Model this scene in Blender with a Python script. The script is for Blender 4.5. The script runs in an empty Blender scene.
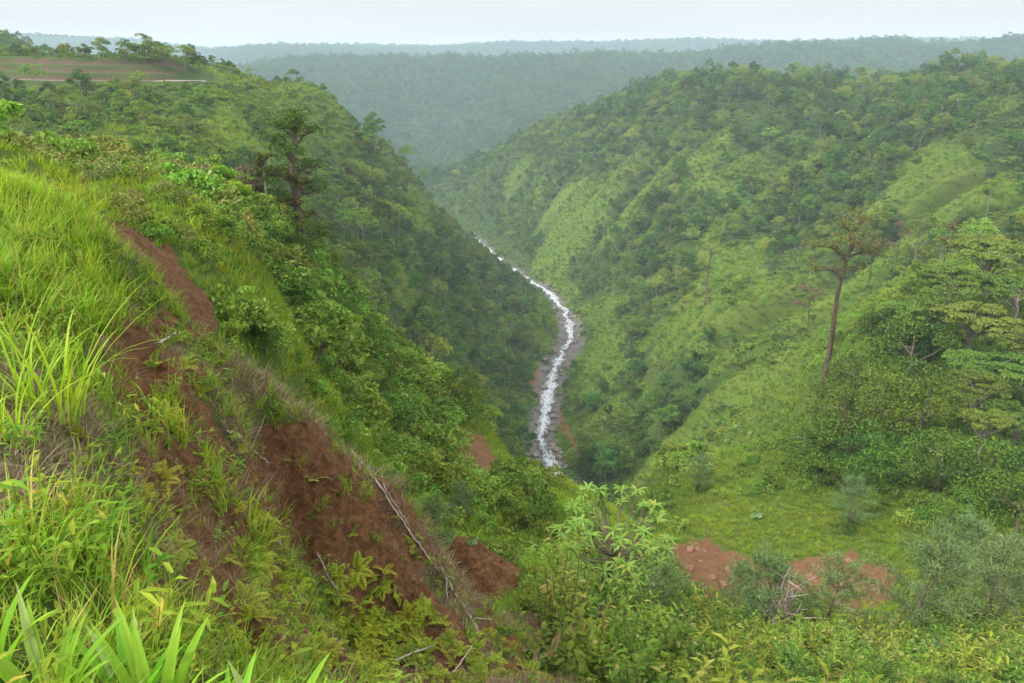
HAZE = 0.00017
import bpy, math, random
import numpy as np
from mathutils import Vector, Matrix

R = math.radians
rng = np.random.default_rng(7)
random.seed(7)
scene = bpy.context.scene
COL = scene.collection

# ------------------------------------------------------------------ camera
W, H = 1024, 683
FPX, CX, CY, PITCH = 750.0, 512.0, 341.5, R(20.9)
cp, sp = math.cos(PITCH), math.sin(PITCH)
cd = bpy.data.cameras.new('camera')
cam = bpy.data.objects.new('camera', cd)
COL.objects.link(cam)
cd.sensor_width = 36.0
cd.lens = FPX / W * 36.0
cd.clip_start, cd.clip_end = 0.05, 40000
cam.rotation_euler = (R(90) - PITCH, 0, 0)
scene.camera = cam


def ray(px, py):
    """ground-plane slope (x/Y, z/Y) of the line of sight through a picture point"""
    u, v = (px - CX) / FPX, (CY - py) / FPX
    dy = cp + v * sp
    return u / dy, (-sp + v * cp) / dy


def P(px, py, Y):
    a, b = ray(px, py)
    return (a * Y, Y, b * Y)


def project(x, y, z):
    d = y * cp - z * sp
    up = y * sp + z * cp
    d = np.maximum(d, 1e-3)
    return CX + FPX * x / d, CY - FPX * up / d


# ------------------------------------------------------------------ noise
def _hash(ix, iy, seed):
    h = (ix.astype(np.int64) * 374761393 + iy.astype(np.int64) * 668265263 + seed * 1274126177) & 0xFFFFFFFF
    h = ((h ^ (h >> 13)) * 1274126177) & 0xFFFFFFFF
    return ((h ^ (h >> 16)) & 0xFFFFFF) / float(0xFFFFFF)


def vnoise(x, y, seed=0):
    x0, y0 = np.floor(x), np.floor(y)
    fx, fy = x - x0, y - y0
    fx = fx * fx * fx * (fx * (fx * 6 - 15) + 10)
    fy = fy * fy * fy * (fy * (fy * 6 - 15) + 10)
    a = _hash(x0, y0, seed); b = _hash(x0 + 1, y0, seed)
    c = _hash(x0, y0 + 1, seed); d = _hash(x0 + 1, y0 + 1, seed)
    return (a + (b - a) * fx) * (1 - fy) + (c + (d - c) * fx) * fy   # 0..1


def fbm(x, y, seed=0, octs=4):
    s, a, t = 0, 1.0, 0
    for k in range(octs):
        s = s + a * vnoise(x * 2 ** k + 13.7 * k, y * 2 ** k - 7.1 * k, seed + k)
        t += a; a *= 0.5
    return s / t


def sstep(a, b, x):
    t = np.clip((x - a) / (b - a), 0, 1)
    return t * t * (3 - 2 * t)


# ------------------------------------------------------------------ terrain: surveyed points -> smooth surface
OFF = 6.0
ctrl = []          # (x, Y, z)


def V(*pts):
    for px, py, Y in pts:
        if Y > 999:
            Y *= 1.42
        ctrl.append(P(px, py, Y))


def Hd(px, Y, z):   # a dip that the crest in front of it hides (px gives its bearing)
    ctrl.append((ray(px, 341)[0] * Y, Y, z))


# under and behind the viewpoint
for x, y, z in [(-6, -5, -1.6), (0, -5, -1.8), (6, -5, -3.5), (-2.5, -2, -1.7), (0, -1, -1.9), (4, -2, -3.4), (0, 1, -2.1), (1.5, 1, -2.9), (4, 1, -5.0), (-3, 1, -1.7), (9, 2, -9.0), (3, 4, -5.6), (7, 6, -9.5), (-7, 3, -1.6)]:
    ctrl.append((x, y, z))
# far left
V((-120, 500, 3.6), (-120, 350, 6), (-110, 250, 9), (-100, 195, 13), (-100, 178, 35), (-100, 160, 60), (-100, 132, 170), (-100, 92, 250), (-100, 66, 290), (-100, 56, 420))
Hd(-150, 100, -16)
# near grass bank
V((30, 683, 2.0), (40, 550, 3.2), (50, 450, 4.4), (40, 350, 6.5), (45, 250, 10), (35, 203, 14), (50, 185, 26), (40, 174, 42), (50, 161, 60))
Hd(0, 100, -23)
V((50, 140, 170), (50, 115, 220), (50, 90, 255), (50, 79, 264), (50, 60, 284), (50, 52, 320), (30, 49, 600))
V((150, 683, 2.3), (150, 600, 3.4), (150, 500, 5.2), (150, 400, 8.0), (145, 330, 11), (100, 233, 12.5), (138, 262, 13.2))
Hd(175, 16, -6.6)
V((185, 308, 19.5), (160, 270, 22), (130, 238, 26), (105, 224, 28), (160, 228, 33), (205, 205, 38), (150, 186, 50), (150, 167, 66))
Hd(150, 105, -30)
V((150, 140, 180), (150, 110, 235), (150, 90, 266), (150, 80, 276), (150, 62, 296), (140, 52, 330))
# bank face, crest of the slump
V((250, 683, 4.1), (250, 600, 5.6), (240, 500, 8), (240, 430, 10), (205, 335, 12.8), (250, 372, 13.2), (200, 420, 8.6))
Hd(270, 18, -11.5)
V((262, 340, 27), (222, 328, 23.5), (255, 296, 33), (238, 240, 44), (250, 214, 70), (250, 192, 98))
Hd(250, 140, -38)
V((250, 150, 220), (250, 112, 268), (205, 82, 284), (250, 86, 308), (250, 76, 345), (190, 60, 310))
Hd(250, 450, -60)
V((330, 683, 6.8), (318, 622, 8.9), (300, 556, 11.0), (300, 492, 11.5), (300, 445, 11.9), (270, 470, 11.3), (268, 560, 7.9), (310, 422, 13.6), (338, 455, 13.3))
Hd(292, 9.7, -8.9)
Hd(330, 19, -15.5)
V((335, 400, 40), (310, 340, 50), (310, 290, 60), (312, 255, 85))
Hd(310, 130, -52)
V((320, 200, 250), (320, 150, 310), (320, 108, 360), (330, 92, 395))
Hd(330, 480, -85)
V((400, 683, 8.9), (352, 605, 10.9), (352, 545, 11.6), (350, 490, 12.1), (400, 606, 11.7), (400, 560, 12.3), (396, 532, 12.7), (400, 490, 14.0), (432, 540, 13.9))
Hd(340, 10.0, -10.0)
Hd(392, 10.8, -10.2)
Hd(412, 19, -19)
V((400, 465, 46), (400, 415, 60), (400, 370, 74), (400, 352, 86))
Hd(400, 140, -88)
V((400, 300, 230), (400, 240, 320), (400, 190, 420), (388, 150, 500))
Hd(390, 620, -125)
V((450, 683, 9.8), (450, 630, 11.2), (482, 628, 12.6), (440, 590, 12.6))
V((480, 610, 17.5), (475, 585, 18.5), (476, 537, 20.2), (500, 560, 19.6), (448, 552, 20.0))
Hd(470, 24, -20.5)
V((470, 510, 40), (470, 470, 53), (470, 435, 67), (478, 412, 88))
Hd(470, 130, -98)
V((475, 385, 215), (470, 330, 265), (470, 280, 350), (455, 246, 570), (440, 215, 640))
V((540, 683, 10.5), (540, 620, 15), (545, 560, 21), (540, 515, 40), (530, 486, 74), (548, 503, 80), (575, 514, 78))
Hd(545, 120, -104)
V((525, 400, 305), (515, 372, 325), (505, 350, 355), (500, 316, 425), (520, 305, 440))
V((620, 683, 13.5), (620, 610, 24), (620, 545, 42), (610, 505, 62))
Hd(620, 110, -100)
V((640, 470, 232), (625, 430, 262), (625, 370, 305), (615, 300, 395), (598, 250, 485), (560, 200, 640), (520, 172, 760), (515, 148, 810), (470, 188, 820), (560, 128, 805))
Hd(500, 1020, -130)
V((700, 683, 20), (700, 640, 34), (700, 605, 57), (700, 566, 73), (700, 530, 84), (690, 500, 95), (655, 478, 107))
Hd(680, 160, -116)
V((700, 396, 134), (700, 440, 119), (760, 362, 138), (645, 440, 124), (880, 318, 150), (760, 420, 116), (622, 470, 118))
Hd(760, 178, -104)
V((700, 385, 258), (700, 330, 300), (700, 270, 372), (690, 200, 470), (690, 140, 565), (690, 102, 660), (695, 84, 740), (640, 92, 780), (590, 114, 800))
Hd(640, 1050, -120)
V((830, 683, 26), (830, 650, 36), (830, 612, 56), (850, 580, 72), (850, 545, 80), (830, 500, 92), (830, 440, 105), (825, 388, 116), (820, 345, 138))
Hd(800, 195, -88)
V((830, 320, 268), (830, 260, 322), (830, 200, 392), (830, 150, 465), (830, 112, 545), (830, 96, 630), (830, 89, 720))
Hd(830, 1000, -80)
V((950, 683, 30), (950, 640, 42), (950, 600, 60), (950, 550, 75), (950, 500, 88), (950, 440, 101), (950, 375, 119), (950, 315, 146), (965, 262, 182))
Hd(960, 228, -58)
V((950, 236, 275), (950, 192, 322), (950, 152, 362), (950, 114, 425), (950, 94, 510), (950, 84, 580))
Hd(950, 900, -60)
V((1120, 683, 34), (1110, 600, 64), (1110, 500, 92), (1110, 400, 118), (1110, 310, 160), (1110, 262, 190))
Hd(1110, 235, -45)
V((1110, 205, 300), (1110, 135, 385), (1110, 96, 490), (1110, 84, 560))
Hd(1110, 900, -50)
# far valley wall and ridges
V((340, 140, 1000), (350, 95, 1250), (350, 64, 1500), (440, 165, 1000), (450, 105, 1220), (450, 61, 1500), (600, 88, 1230), (600, 56, 1500), (750, 66, 1320), (750, 51, 1600), (900, 60, 1320), (900, 46, 1700), (1080, 60, 1250), (1080, 46, 1650), (250, 72, 1500), (300, 62, 2000), (240, 60, 2200))
for px in (250, 450, 700, 950, 1150):
    Hd(px, 2900, -150)
for px, py in ((-100, 40), (30, 41), (90, 44), (150, 48), (215, 53), (280, 51), (350, 50), (500, 51), (700, 49), (900, 46), (1100, 46)):
    V((px, py, 2700))
Hd(-50, 1200, -50); Hd(150, 1200, -70)
for px in (-100, 200, 500, 800, 1100):
    Hd(px, 6700, -200); Hd(px, 8500, -190)

ctrl = np.array(ctrl)
cU = ctrl[:, 0] / (ctrl[:, 1] + OFF)
cS = np.log(ctrl[:, 1] + OFF)
cT = (ctrl[:, 2] + 1.6) / (ctrl[:, 1] + OFF)
AU = 1.7


def kern(r2):
    return 0.5 * r2 * np.log(r2 + 1e-12)


_n = len(ctrl)
_A = np.zeros((_n + 3, _n + 3))
_d2 = (AU * (cU[:, None] - cU[None])) ** 2 + (cS[:, None] - cS[None]) ** 2
_A[:_n, :_n] = kern(_d2) + np.eye(_n) * 0.0006
_A[:_n, _n] = 1; _A[:_n, _n + 1] = cU; _A[:_n, _n + 2] = cS
_A[_n:, :_n] = _A[:_n, _n:].T
_w = np.linalg.solve(_A, np.concatenate([cT, np.zeros(3)]))

NU = 620
gS = np.concatenate([np.linspace(math.log(0.9), math.log(10), 60, endpoint=False), np.linspace(math.log(10), math.log(32), 330, endpoint=False), np.linspace(math.log(32), math.log(246), 280, endpoint=False), np.linspace(math.log(246), math.log(330), 170, endpoint=False), np.linspace(math.log(330), math.log(9000), 380)])
NS = len(gS)
gU = np.linspace(-1.08, 1.08, NU)
gridS, gridU = np.meshgrid(gS, gU, indexing='ij')
T = np.zeros((NS, NU))
for i in range(NS):
    d2 = (AU * (gU[:, None] - cU[None])) ** 2 + (gS[i] - cS[None]) ** 2
    T[i] = kern(d2) @ _w[:_n] + _w[_n] + _w[_n + 1] * gU + _w[_n + 2] * gS[i]
gY = np.exp(gridS) - OFF
gX = gridU * (gY + OFF)
gZ = T * (gY + OFF) - 1.6

# river: centre line from the bends seen in the valley floor, dropping gently down-valley
river_px = [(556, 482), (549, 465), (543, 448), (541, 435), (545, 418), (549, 402), (550, 385), (556, 366), (566, 350), (571, 335), (569, 322), (561, 308), (549, 294), (533, 283), (518, 273), (503, 262), (494, 254), (483, 246), (474, 238)]


def river_z(Y):
    return -150 - (Y - 247) * 0.045


rv = []
for px, py in river_px:
    a, b = ray(px, py)
    Y = 300.0
    for _ in range(60):
        Y = river_z(Y) / b
    rv.append((a * Y, Y))
rv = [(20, 120), (14, 185), (20, 232)] + rv
x_, y_ = rv[-1]
rv += [(x_ - 22, y_ + 50), (x_ - 70, y_ + 130), (x_ - 160, y_ + 240), (x_ - 330, y_ + 330), (x_ - 700, y_ + 420)]
rv = np.array(rv)
# densify (Catmull-Rom)
dense = []
for i in range(len(rv) - 1):
    p0, p1, p2, p3 = rv[max(i - 1, 0)], rv[i], rv[i + 1], rv[min(i + 2, len(rv) - 1)]
    for t in np.linspace(0, 1, 10, endpoint=False):
        dense.append(0.5 * ((2 * p1) + (-p0 + p2) * t + (2 * p0 - 5 * p1 + 4 * p2 - p3) * t * t + (-p0 + 3 * p1 - 3 * p2 + p3) * t ** 3))
river = np.array(dense + [rv[-1]])
bedw = 4.9 + 4.5 * (fbm(river[:, 1] / 38.0, river[:, 1] * 0 + 3.3, 5, 2) - 0.3) + 3.2 * np.exp(-((river[:, 1] - 410) / 55.0) ** 2)
bedw = np.clip(bedw, 4.5, 13)
watw = np.clip(2.3 + 2.2 * (fbm(river[:, 1] / 22.0, river[:, 1] * 0 + 9.3, 15, 2) - 0.4), 1.7, 3.4)


def river_dist(x, y):
    """distance to the river's centre line, index of the nearest point"""
    D = np.full(x.shape, 1e9); I = np.zeros(x.shape, int)
    for k in range(0, len(river)):
        d = np.hypot(x - river[k, 0], y - river[k, 1])
        m = d < D
        D[m] = d[m]; I[m] = k
    return D, I


m = (gY > 110) & (gY < 1300) & (np.abs(gX) < 800)
D = np.full(gX.shape, 1e9); I = np.zeros(gX.shape, int)
D[m], I[m] = river_dist(gX[m], gY[m])
gD = D
zr = river_z(river[I, 1])
bw = bedw[I]
floor = zr + np.clip(D - bw, 0, None) * 0.42 + 0.25
bl = sstep(0, 1, (D - bw) / 55.0)
gZ = np.where(D < 1e8, np.where(D < bw, zr - 0.2 + 0.8 * (D / bw) ** 2, floor * (1 - bl) + np.maximum(gZ, zr + 1) * bl), gZ)

# relief that the surveyed points leave out: gullies on the walls, hummocks, clods
dist = np.hypot(gX, gY)
keep = sstep(8, 60, D)
wall = sstep(180, 300, gY) * (1 - sstep(1000, 1600, gY))
rw = wall * sstep(35, 90, gX - 0.02 * gY) * keep
warp = 18 * fbm(gX / 90, gY / 90, 31, 3)


def gully(x, y):
    w_ = 18 * fbm(x / 90, y / 90, 31, 3)
    return np.abs(2 * vnoise((x + 2 * w_) / 190.0, (y - 0.35 * x + w_) / 27.0, 3) - 1) + 0.5 * np.abs(2 * vnoise((x + w_) / 90.0, (y - 0.35 * x + w_) / 12.0, 4) - 1)


gul = gully(gX, gY)
gZ += rw * 19.0 * (gul - 0.7)
lw = wall * sstep(-10, -70, gX) * keep
gul2 = np.abs(2 * vnoise((gX + warp) / 170.0, (gY + 0.5 * gX + warp) / 42.0, 6) - 1)
gZ += lw * 8 * (gul2 - 0.5)
fw = sstep(850, 1100, gY)
gZ += sstep(1000, 1500, gY) * 85 * (fbm(gX / 190 + 5, gY / 1000, 8, 4) - 0.5) * (1 - 0.75 * sstep(1800, 2250, gY))
for lam, amp, sd in ((60, 3.2, 40), (22, 1.3, 41), (8, 0.55, 42), (3, 0.25, 43), (1.1, 0.11, 44), (0.4, 0.05, 45)):
    wgt = sstep(1.2 * lam, 3.5 * lam, dist) * (0.25 + 0.75 * np.clip(D / 40, 0, 1)) * np.where(D < bw + 3, 0.3, 1)
    gZ += amp * 2 * (fbm(gX / lam, gY / lam, sd, 2) - 0.5) * wgt

# the eroding bank: ledges and slumped clods
bpx, bpy_ = project(gX, gY, gZ)
scarp = sstep(16.5, 15, gY) * sstep(1.0, 3.0, gY) * sstep(95, 150, bpx) * sstep(560, 500, bpx) * sstep(235, 290, bpy_)
_l = fbm(gX * 0.55, gY * 0.55, 151, 4)
gZ += scarp * (0.55 * (np.abs(2 * _l - 1) - 0.25) + 0.26 * (fbm(gX * 1.8, gY * 1.8, 152, 3) - 0.5) + 0.16 * (np.abs(2 * fbm(gX * 3.4, gY * 3.4, 153, 3) - 1) - 0.2))


def ground(x, y):
    """height of the finished ground"""
    x = np.asarray(x, float); y = np.asarray(y, float)
    s = np.log(np.maximum(y + OFF, 0.91)); u = x / np.maximum(y + OFF, 0.91)
    a = np.clip(np.interp(s, gS, np.arange(NS)), 0, NS - 1.001); b = np.clip((u - gU[0]) / (gU[1] - gU[0]), 0, NU - 1.001)
    i = a.astype(int); j = b.astype(int); a = a - i; b = b - j
    return (gZ[i, j] * (1 - a) + gZ[i + 1, j] * a) * (1 - b) + (gZ[i, j + 1] * (1 - a) + gZ[i + 1, j + 1] * a) * b


_mY = np.exp(np.linspace(math.log(1.2), math.log(7000), 3000))


def hit(px, py, ymin=1.2):
    """where the line of sight through a picture point first meets the ground"""
    a, b = ray(px, py)
    y = _mY[_mY >= ymin]
    below = b * y <= ground(a * y, y)
    k = int(np.argmax(below))
    if not below[k]:
        return None
    return np.array([a * y[k], y[k], float(ground(a * y[k], y[k]))])


# the hill on the left is cut into three earth terraces above a dirt road
rp = np.array([h for h in (hit(px, py, 200) for px, py in ((-60, 80), (-20, 80), (20, 80), (60, 80.5), (100, 81), (140, 81.5), (175, 82), (205, 81))) if h is not None])
rp[:, 2] = np.interp(rp[:, 0], [rp[:, 0].min(), rp[:, 0].max()], [-7.6, -8.6])
_o = np.argsort(rp[:, 0]); rp = rp[_o]
road_y = np.convolve(np.pad(np.interp(np.linspace(rp[0, 0] - 40, rp[-1, 0], 200), rp[:, 0], rp[:, 1]), 10, 'edge'), np.ones(21) / 21, 'valid')
road_x = np.linspace(rp[0, 0] - 40, rp[-1, 0], 200)


def road_at(x):
    return np.interp(x, road_x, road_y)


def road_h(x):
    return np.interp(x, rp[:, 0], rp[:, 2])


td = gY - road_at(gX)
inx = sstep(rp[-1, 0] + 14, rp[-1, 0] - 6, gX)
steps = 0
for k in range(3):
    steps = steps + 2.45 * sstep(0, 1, (td - (4.0 + 6.2 * k) - 1.3 * (fbm(gX / 9, gY * 0 + k, 140 + k, 2) - 0.5)) / 2.4)
steps_h = road_h(gX) + steps
wt = inx * sstep(-4.5, -2.6, td) * (1 - sstep(21, 40, td))
trise = sstep(-2, -12, gX - rp[-1, 0])
wroad = inx * sstep(-4.5, -2.6, td) * (1 - sstep(2.6, 5.0, td))
wsel = np.maximum(wt * trise, wroad)
gZ = gZ * (1 - wsel) + wsel * steps_h
terrace = (td > 3.2) & (td < 23) & (trise * inx > 0.5)
riser = np.zeros(gX.shape)
for k in range(3):
    u_ = td - (4.0 + 6.2 * k)
    riser = np.maximum(riser, sstep(-1.8, -0.8, u_) * (1 - sstep(1.1, 1.7, u_)))
riser *= terrace


# ------------------------------------------------------------------ materials
def new_mat(name):
    m = bpy.data.materials.new(name); m.use_nodes = True
    nt = m.node_tree; nt.nodes.clear()
    return m, nt, nt.nodes, nt.links


def nd(nt, kind, **kw):
    n = nt.nodes.new(kind)
    for k, v in kw.items():
        if k.startswith('i_'):
            key = k[2:]
            n.inputs[int(key) if key.isdigit() else key].default_value = v
        else:
            setattr(n, k, v)
    return n


def mixc(nt, fac, a, b, blend='MIX'):
    n = nt.nodes.new('ShaderNodeMix'); n.data_type = 'RGBA'; n.blend_type = blend
    for sock, val in ((n.inputs[0], fac), (n.inputs[6], a), (n.inputs[7], b)):
        if hasattr(val, 'is_output'):
            nt.links.new(val, sock)
        elif isinstance(val, (int, float)):
            sock.default_value = val
        else:
            sock.default_value = (*val, 1)
    return n.outputs[2]


def ramp(nt, src, stops):
    n = nt.nodes.new('ShaderNodeValToRGB')
    e = n.color_ramp.elements
    while len(e) < len(stops):
        e.new(0.5)
    for el, (p, c) in zip(e, stops):
        el.position = p
        el.color = (c, c, c, 1) if isinstance(c, (int, float)) else (*c, 1)
    nt.links.new(src, n.inputs[0])
    return n.outputs[0]


def noise(nt, scale, detail=3, rough=0.6, vec=None):
    n = nd(nt, 'ShaderNodeTexNoise', i_Scale=scale, i_Detail=detail, i_Roughness=rough)
    if vec is None:
        g = nt.nodes.new('ShaderNodeNewGeometry'); vec = g.outputs['Position']
    nt.links.new(vec, n.inputs['Vector'])
    return n.outputs['Fac']


def foliage_mat(name, c1, c2, c3=None, trans=0.3, patch=12.0, vary=0.5, rough=0.55, hue=0.03):
    """leaves: leaf to leaf, plant to plant and patch to patch differences of the leaf colour itself"""
    m, nt, N, L = new_mat(name)
    g = N.new('ShaderNodeNewGeometry'); oi = N.new('ShaderNodeObjectInfo')
    col = mixc(nt, g.outputs['Random Per Island'], c1, c2)
    if c3 is not None:
        col = mixc(nt, ramp(nt, g.outputs['Random Per Island'], [(0.90, 0.0), (0.93, 1.0)]), col, c3)
    hs = N.new('ShaderNodeHueSaturation')
    mr = nd(nt, 'ShaderNodeMapRange'); L.new(oi.outputs['Random'], mr.inputs[0])
    mr.inputs[3].default_value = 1 - vary * 0.55; mr.inputs[4].default_value = 1 + vary * 0.55
    L.new(mr.outputs[0], hs.inputs['Value'])
    wn = N.new('ShaderNodeTexWhiteNoise'); wn.noise_dimensions = '1D'; L.new(oi.outputs['Random'], wn.inputs['W'])
    mh = nd(nt, 'ShaderNodeMapRange'); L.new(wn.outputs['Value'], mh.inputs[0])
    mh.inputs[3].default_value = 0.5 - hue; mh.inputs[4].default_value = 0.5 + hue * 0.8
    L.new(mh.outputs[0], hs.inputs['Hue'])
    L.new(col, hs.inputs['Color'])
    col = hs.outputs[0]
    if patch:
        pn = noise(nt, 1.0 / patch, 2, 0.5)
        col = mixc(nt, ramp(nt, pn, [(0.35, 0.0), (0.65, 1.0)]), col, mixc(nt, 1.0, col, (1.25, 1.12, 0.72), 'MULTIPLY'))
    b = nd(nt, 'ShaderNodeBsdfPrincipled', i_Roughness=rough)
    b.inputs['Specular IOR Level'].default_value = 0.10
    L.new(col, b.inputs['Base Color'])
    t = N.new('ShaderNodeBsdfTranslucent')
    L.new(mixc(nt, 1.0, col, (1.15, 1.25, 0.55), 'MULTIPLY'), t.inputs['Color'])
    mx = nd(nt, 'ShaderNodeMixShader', i_0=trans)
    L.new(b.outputs[0], mx.inputs[1]); L.new(t.outputs[0], mx.inputs[2])
    o = N.new('ShaderNodeOutputMaterial'); L.new(mx.outputs[0], o.inputs[0])
    return m


def plain_mat(name, c1, c2, scale=6.0, rough=0.9, bump=0.3, detail=6):
    m, nt, N, L = new_mat(name)
    tc = N.new('ShaderNodeTexCoord')
    f = noise(nt, scale, detail, 0.65, tc.outputs['Object'])
    col = mixc(nt, ramp(nt, f, [(0.3, 0.0), (0.7, 1.0)]), c1, c2)
    b = nd(nt, 'ShaderNodeBsdfPrincipled', i_Roughness=rough); L.new(col, b.inputs['Base Color'])
    b.inputs['Specular IOR Level'].default_value = 0.2
    if bump:
        bp = nd(nt, 'ShaderNodeBump', i_Strength=bump, i_Distance=0.05); L.new(f, bp.inputs['Height']); L.new(bp.outputs[0], b.inputs['Normal'])
    o = N.new('ShaderNodeOutputMaterial'); L.new(b.outputs[0], o.inputs[0])
    return m


# ------------------------------------------------------------------ mesh building
class MB:
    def __init__(self):
        self.v, self.f, self.m, self.n = [], [], [], 0

    def add(self, v, f, mi=0):
        v = np.asarray(v, float).reshape(-1, 3); f = np.asarray(f, int)
        if f.ndim == 1:
            f = f.reshape(-1, 4)
        self.v.append(v); self.f.append(f + self.n); self.m.append(np.full(len(f), mi)); self.n += len(v)

    def leaves(self, c, t, nrm, ln, wd, mi=0, fold=0.12):
        """leaf blades: rhombic quads at c along t"""
        c = np.asarray(c); k = len(c)
        t = t / np.linalg.norm(t, axis=1, keepdims=True)
        s = np.cross(t, nrm); s /= np.maximum(np.linalg.norm(s, axis=1, keepdims=True), 1e-6)
        n = np.cross(s, t)
        ln = np.broadcast_to(ln, (k,))[:, None]; wd = np.broadcast_to(wd, (k,))[:, None]
        a = c - t * ln * 0.5; b = c + t * ln * 0.5 - n * ln * 0.12
        l = c + s * wd * 0.5 + n * wd * fold + t * ln * 0.05; r = c - s * wd * 0.5 + n * wd * fold + t * ln * 0.05
        v = np.stack([a, r, b, l], 1).reshape(-1, 3)
        self.add(v, np.arange(4 * k).reshape(-1, 4), mi)

    def tube(self, pts, rad, sides=6, mi=0, cap=True):
        pts = np.asarray(pts, float); k = len(pts)
        tan = np.gradient(pts, axis=0); tan /= np.maximum(np.linalg.norm(tan, axis=1, keepdims=True), 1e-9)
        ref = np.array([0.3, 0.9, 0.1]) if abs(tan[0, 2]) > 0.7 else np.array([0.1, 0.05, 1.0])
        a = np.cross(tan, ref); a /= np.maximum(np.linalg.norm(a, axis=1, keepdims=True), 1e-9)
        b = np.cross(tan, a)
        ang = np.linspace(0, 2 * math.pi, sides, endpoint=False)
        v = pts[:, None] + np.asarray(rad)[:, None, None] * (a[:, None] * np.cos(ang)[None, :, None] + b[:, None] * np.sin(ang)[None, :, None])
        i = np.arange(k - 1)[:, None] * sides; j = np.arange(sides)[None]; j2 = (j + 1) % sides
        f = np.stack([i + j, i + j2, i + sides + j2, i + sides + j], -1).reshape(-1, 4)
        self.add(v.reshape(-1, 3), f, mi)

    def blade(self, base, direction, length, width, bend, seg=4, mi=0, keel=0.15, taper=1.0, up=(0, 0, 1)):
        """one long leaf: rises along direction, bends down by bend (radians)"""
        d = np.asarray(direction, float); d = d / np.linalg.norm(d)
        h = np.array([d[0], d[1], 0.0])
        if np.linalg.norm(h) < 1e-3:
            h = np.array([1.0, 0, 0])
        h /= np.linalg.norm(h)
        s = np.cross(h, [0, 0, 1.0])
        el = math.asin(np.clip(d[2], -1, 1))
        p = np.array(base, float); rows = []
        for k in range(seg + 1):
            q = k / seg
            w = width * (math.sin(math.pi * min(1, (q * 0.82 + 0.18))) ** 0.8 if taper == 1.0 else (1 - q) ** 0.7)
            if k == seg:
                w = width * 0.02
            a = el - bend * q
            n = -h * math.sin(a) + np.array([0, 0, math.cos(a)])
            rows += [p - s * w * 0.5 + n * w * keel, p, p + s * w * 0.5 + n * w * keel]
            p = p + (h * math.cos(a) + np.array([0, 0, math.sin(a)])) * length / seg
        f = []
        for k in range(seg):
            o = 3 * k
            f += [(o, o + 1, o + 4, o + 3), (o + 1, o + 2, o + 5, o + 4)]
        self.add(np.array(rows), np.array(f), mi)

    def mesh(self, name, mats, smooth=False):
        v = np.concatenate(self.v); f = np.concatenate(self.f); mi = np.concatenate(self.m)
        return raw_mesh(name, v, f, mats, mi, smooth)


def raw_mesh(name, v, f, mats, mi=None, smooth=False):
    me = bpy.data.meshes.new(name)
    me.vertices.add(len(v)); me.vertices.foreach_set('co', np.ascontiguousarray(v, dtype=np.float32).ravel())
    me.loops.add(f.size); me.loops.foreach_set('vertex_index', np.ascontiguousarray(f, dtype=np.int32).ravel())
    me.polygons.add(len(f)); me.polygons.foreach_set('loop_start', np.arange(0, f.size, f.shape[1], dtype=np.int32))
    for m in (mats if isinstance(mats, (list, tuple)) else [mats]):
        me.materials.append(m)
    if mi is not None:
        me.polygons.foreach_set('material_index', np.ascontiguousarray(mi, dtype=np.int32))
    me.polygons.foreach_set('use_smooth', np.full(len(f), bool(smooth)))
    me.update(calc_edges=True)
    return me


def unit(n, r=None):
    r = rng if r is None else r
    v = r.normal(size=(n, 3))
    return v / np.linalg.norm(v, axis=1, keepdims=True)


def clump_leaves(mb, centre, rad, n, ln, wd, r, flat=1.0, droop=0.3, mi=0, up=0.6):
    """a clump of foliage: leaf blades through the outer part of a ragged ball"""
    d = unit(n, r)
    d[:, 2] = np.where(d[:, 2] < -0.35, -d[:, 2], d[:, 2])
    rr = rad * (0.55 + 0.5 * r.random(n) ** 0.6)
    c = np.asarray(centre) + d * rr[:, None] * np.array([1, 1, flat])
    nrm = d + np.array([0, 0, up]) + 0.45 * r.normal(size=(n, 3))
    t = d * np.array([1, 1, 0.4]) + 0.8 * r.normal(size=(n, 3)) + np.array([0, 0, -droop])
    sc = 0.65 + 0.7 * r.random(n)
    mb.leaves(c, t, nrm, ln * sc, wd * sc, mi)


def crown_clumps(r, w, h, k, shape='round'):
    """centres and radii of a crown's clumps around the origin of the crown's base"""
    out = []
    for i in range(k):
        a = r.random() * 2 * math.pi
        if shape == 'round':
            e = r.random() ** 0.7
            q = math.sqrt(1 - (1 - e) ** 2) if r.random() < 0.5 else math.sqrt(r.random())
            z = h * (0.25 + 0.75 * math.sqrt(max(0, 1 - q * q * 0.9))) * (0.75 + 0.25 * r.random())
            if r.random() < 0.35:
                z *= 0.55
            out.append((math.cos(a) * q * w, math.sin(a) * q * w, z, w * (0.26 + 0.2 * r.random())))
        elif shape == 'flat':
            q = math.sqrt(r.random())
            z = h * (0.75 + 0.25 * r.random() - 0.2 * q)
            out.append((math.cos(a) * q * w, math.sin(a) * q * w, z, w * (0.2 + 0.14 * r.random())))
        else:                                    # tall
            q = math.sqrt(r.random()); z = h * (0.1 + 0.9 * r.random()); q *= (1 - 0.6 * (z / h) ** 2)
            out.append((math.cos(a) * q * w, math.sin(a) * q * w, z, w * (0.3 + 0.2 * r.random())))
    return out


def crooked(r, p0, p1, n, wob):
    p0, p1 = np.asarray(p0, float), np.asarray(p1, float)
    t = np.linspace(0, 1, n)[:, None]
    p = p0 + (p1 - p0) * t
    w = np.cumsum(r.normal(size=(n, 3)) * wob, axis=0); w -= t * w[-1]
    w[:, 2] *= 0.4
    return p + w


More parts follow.
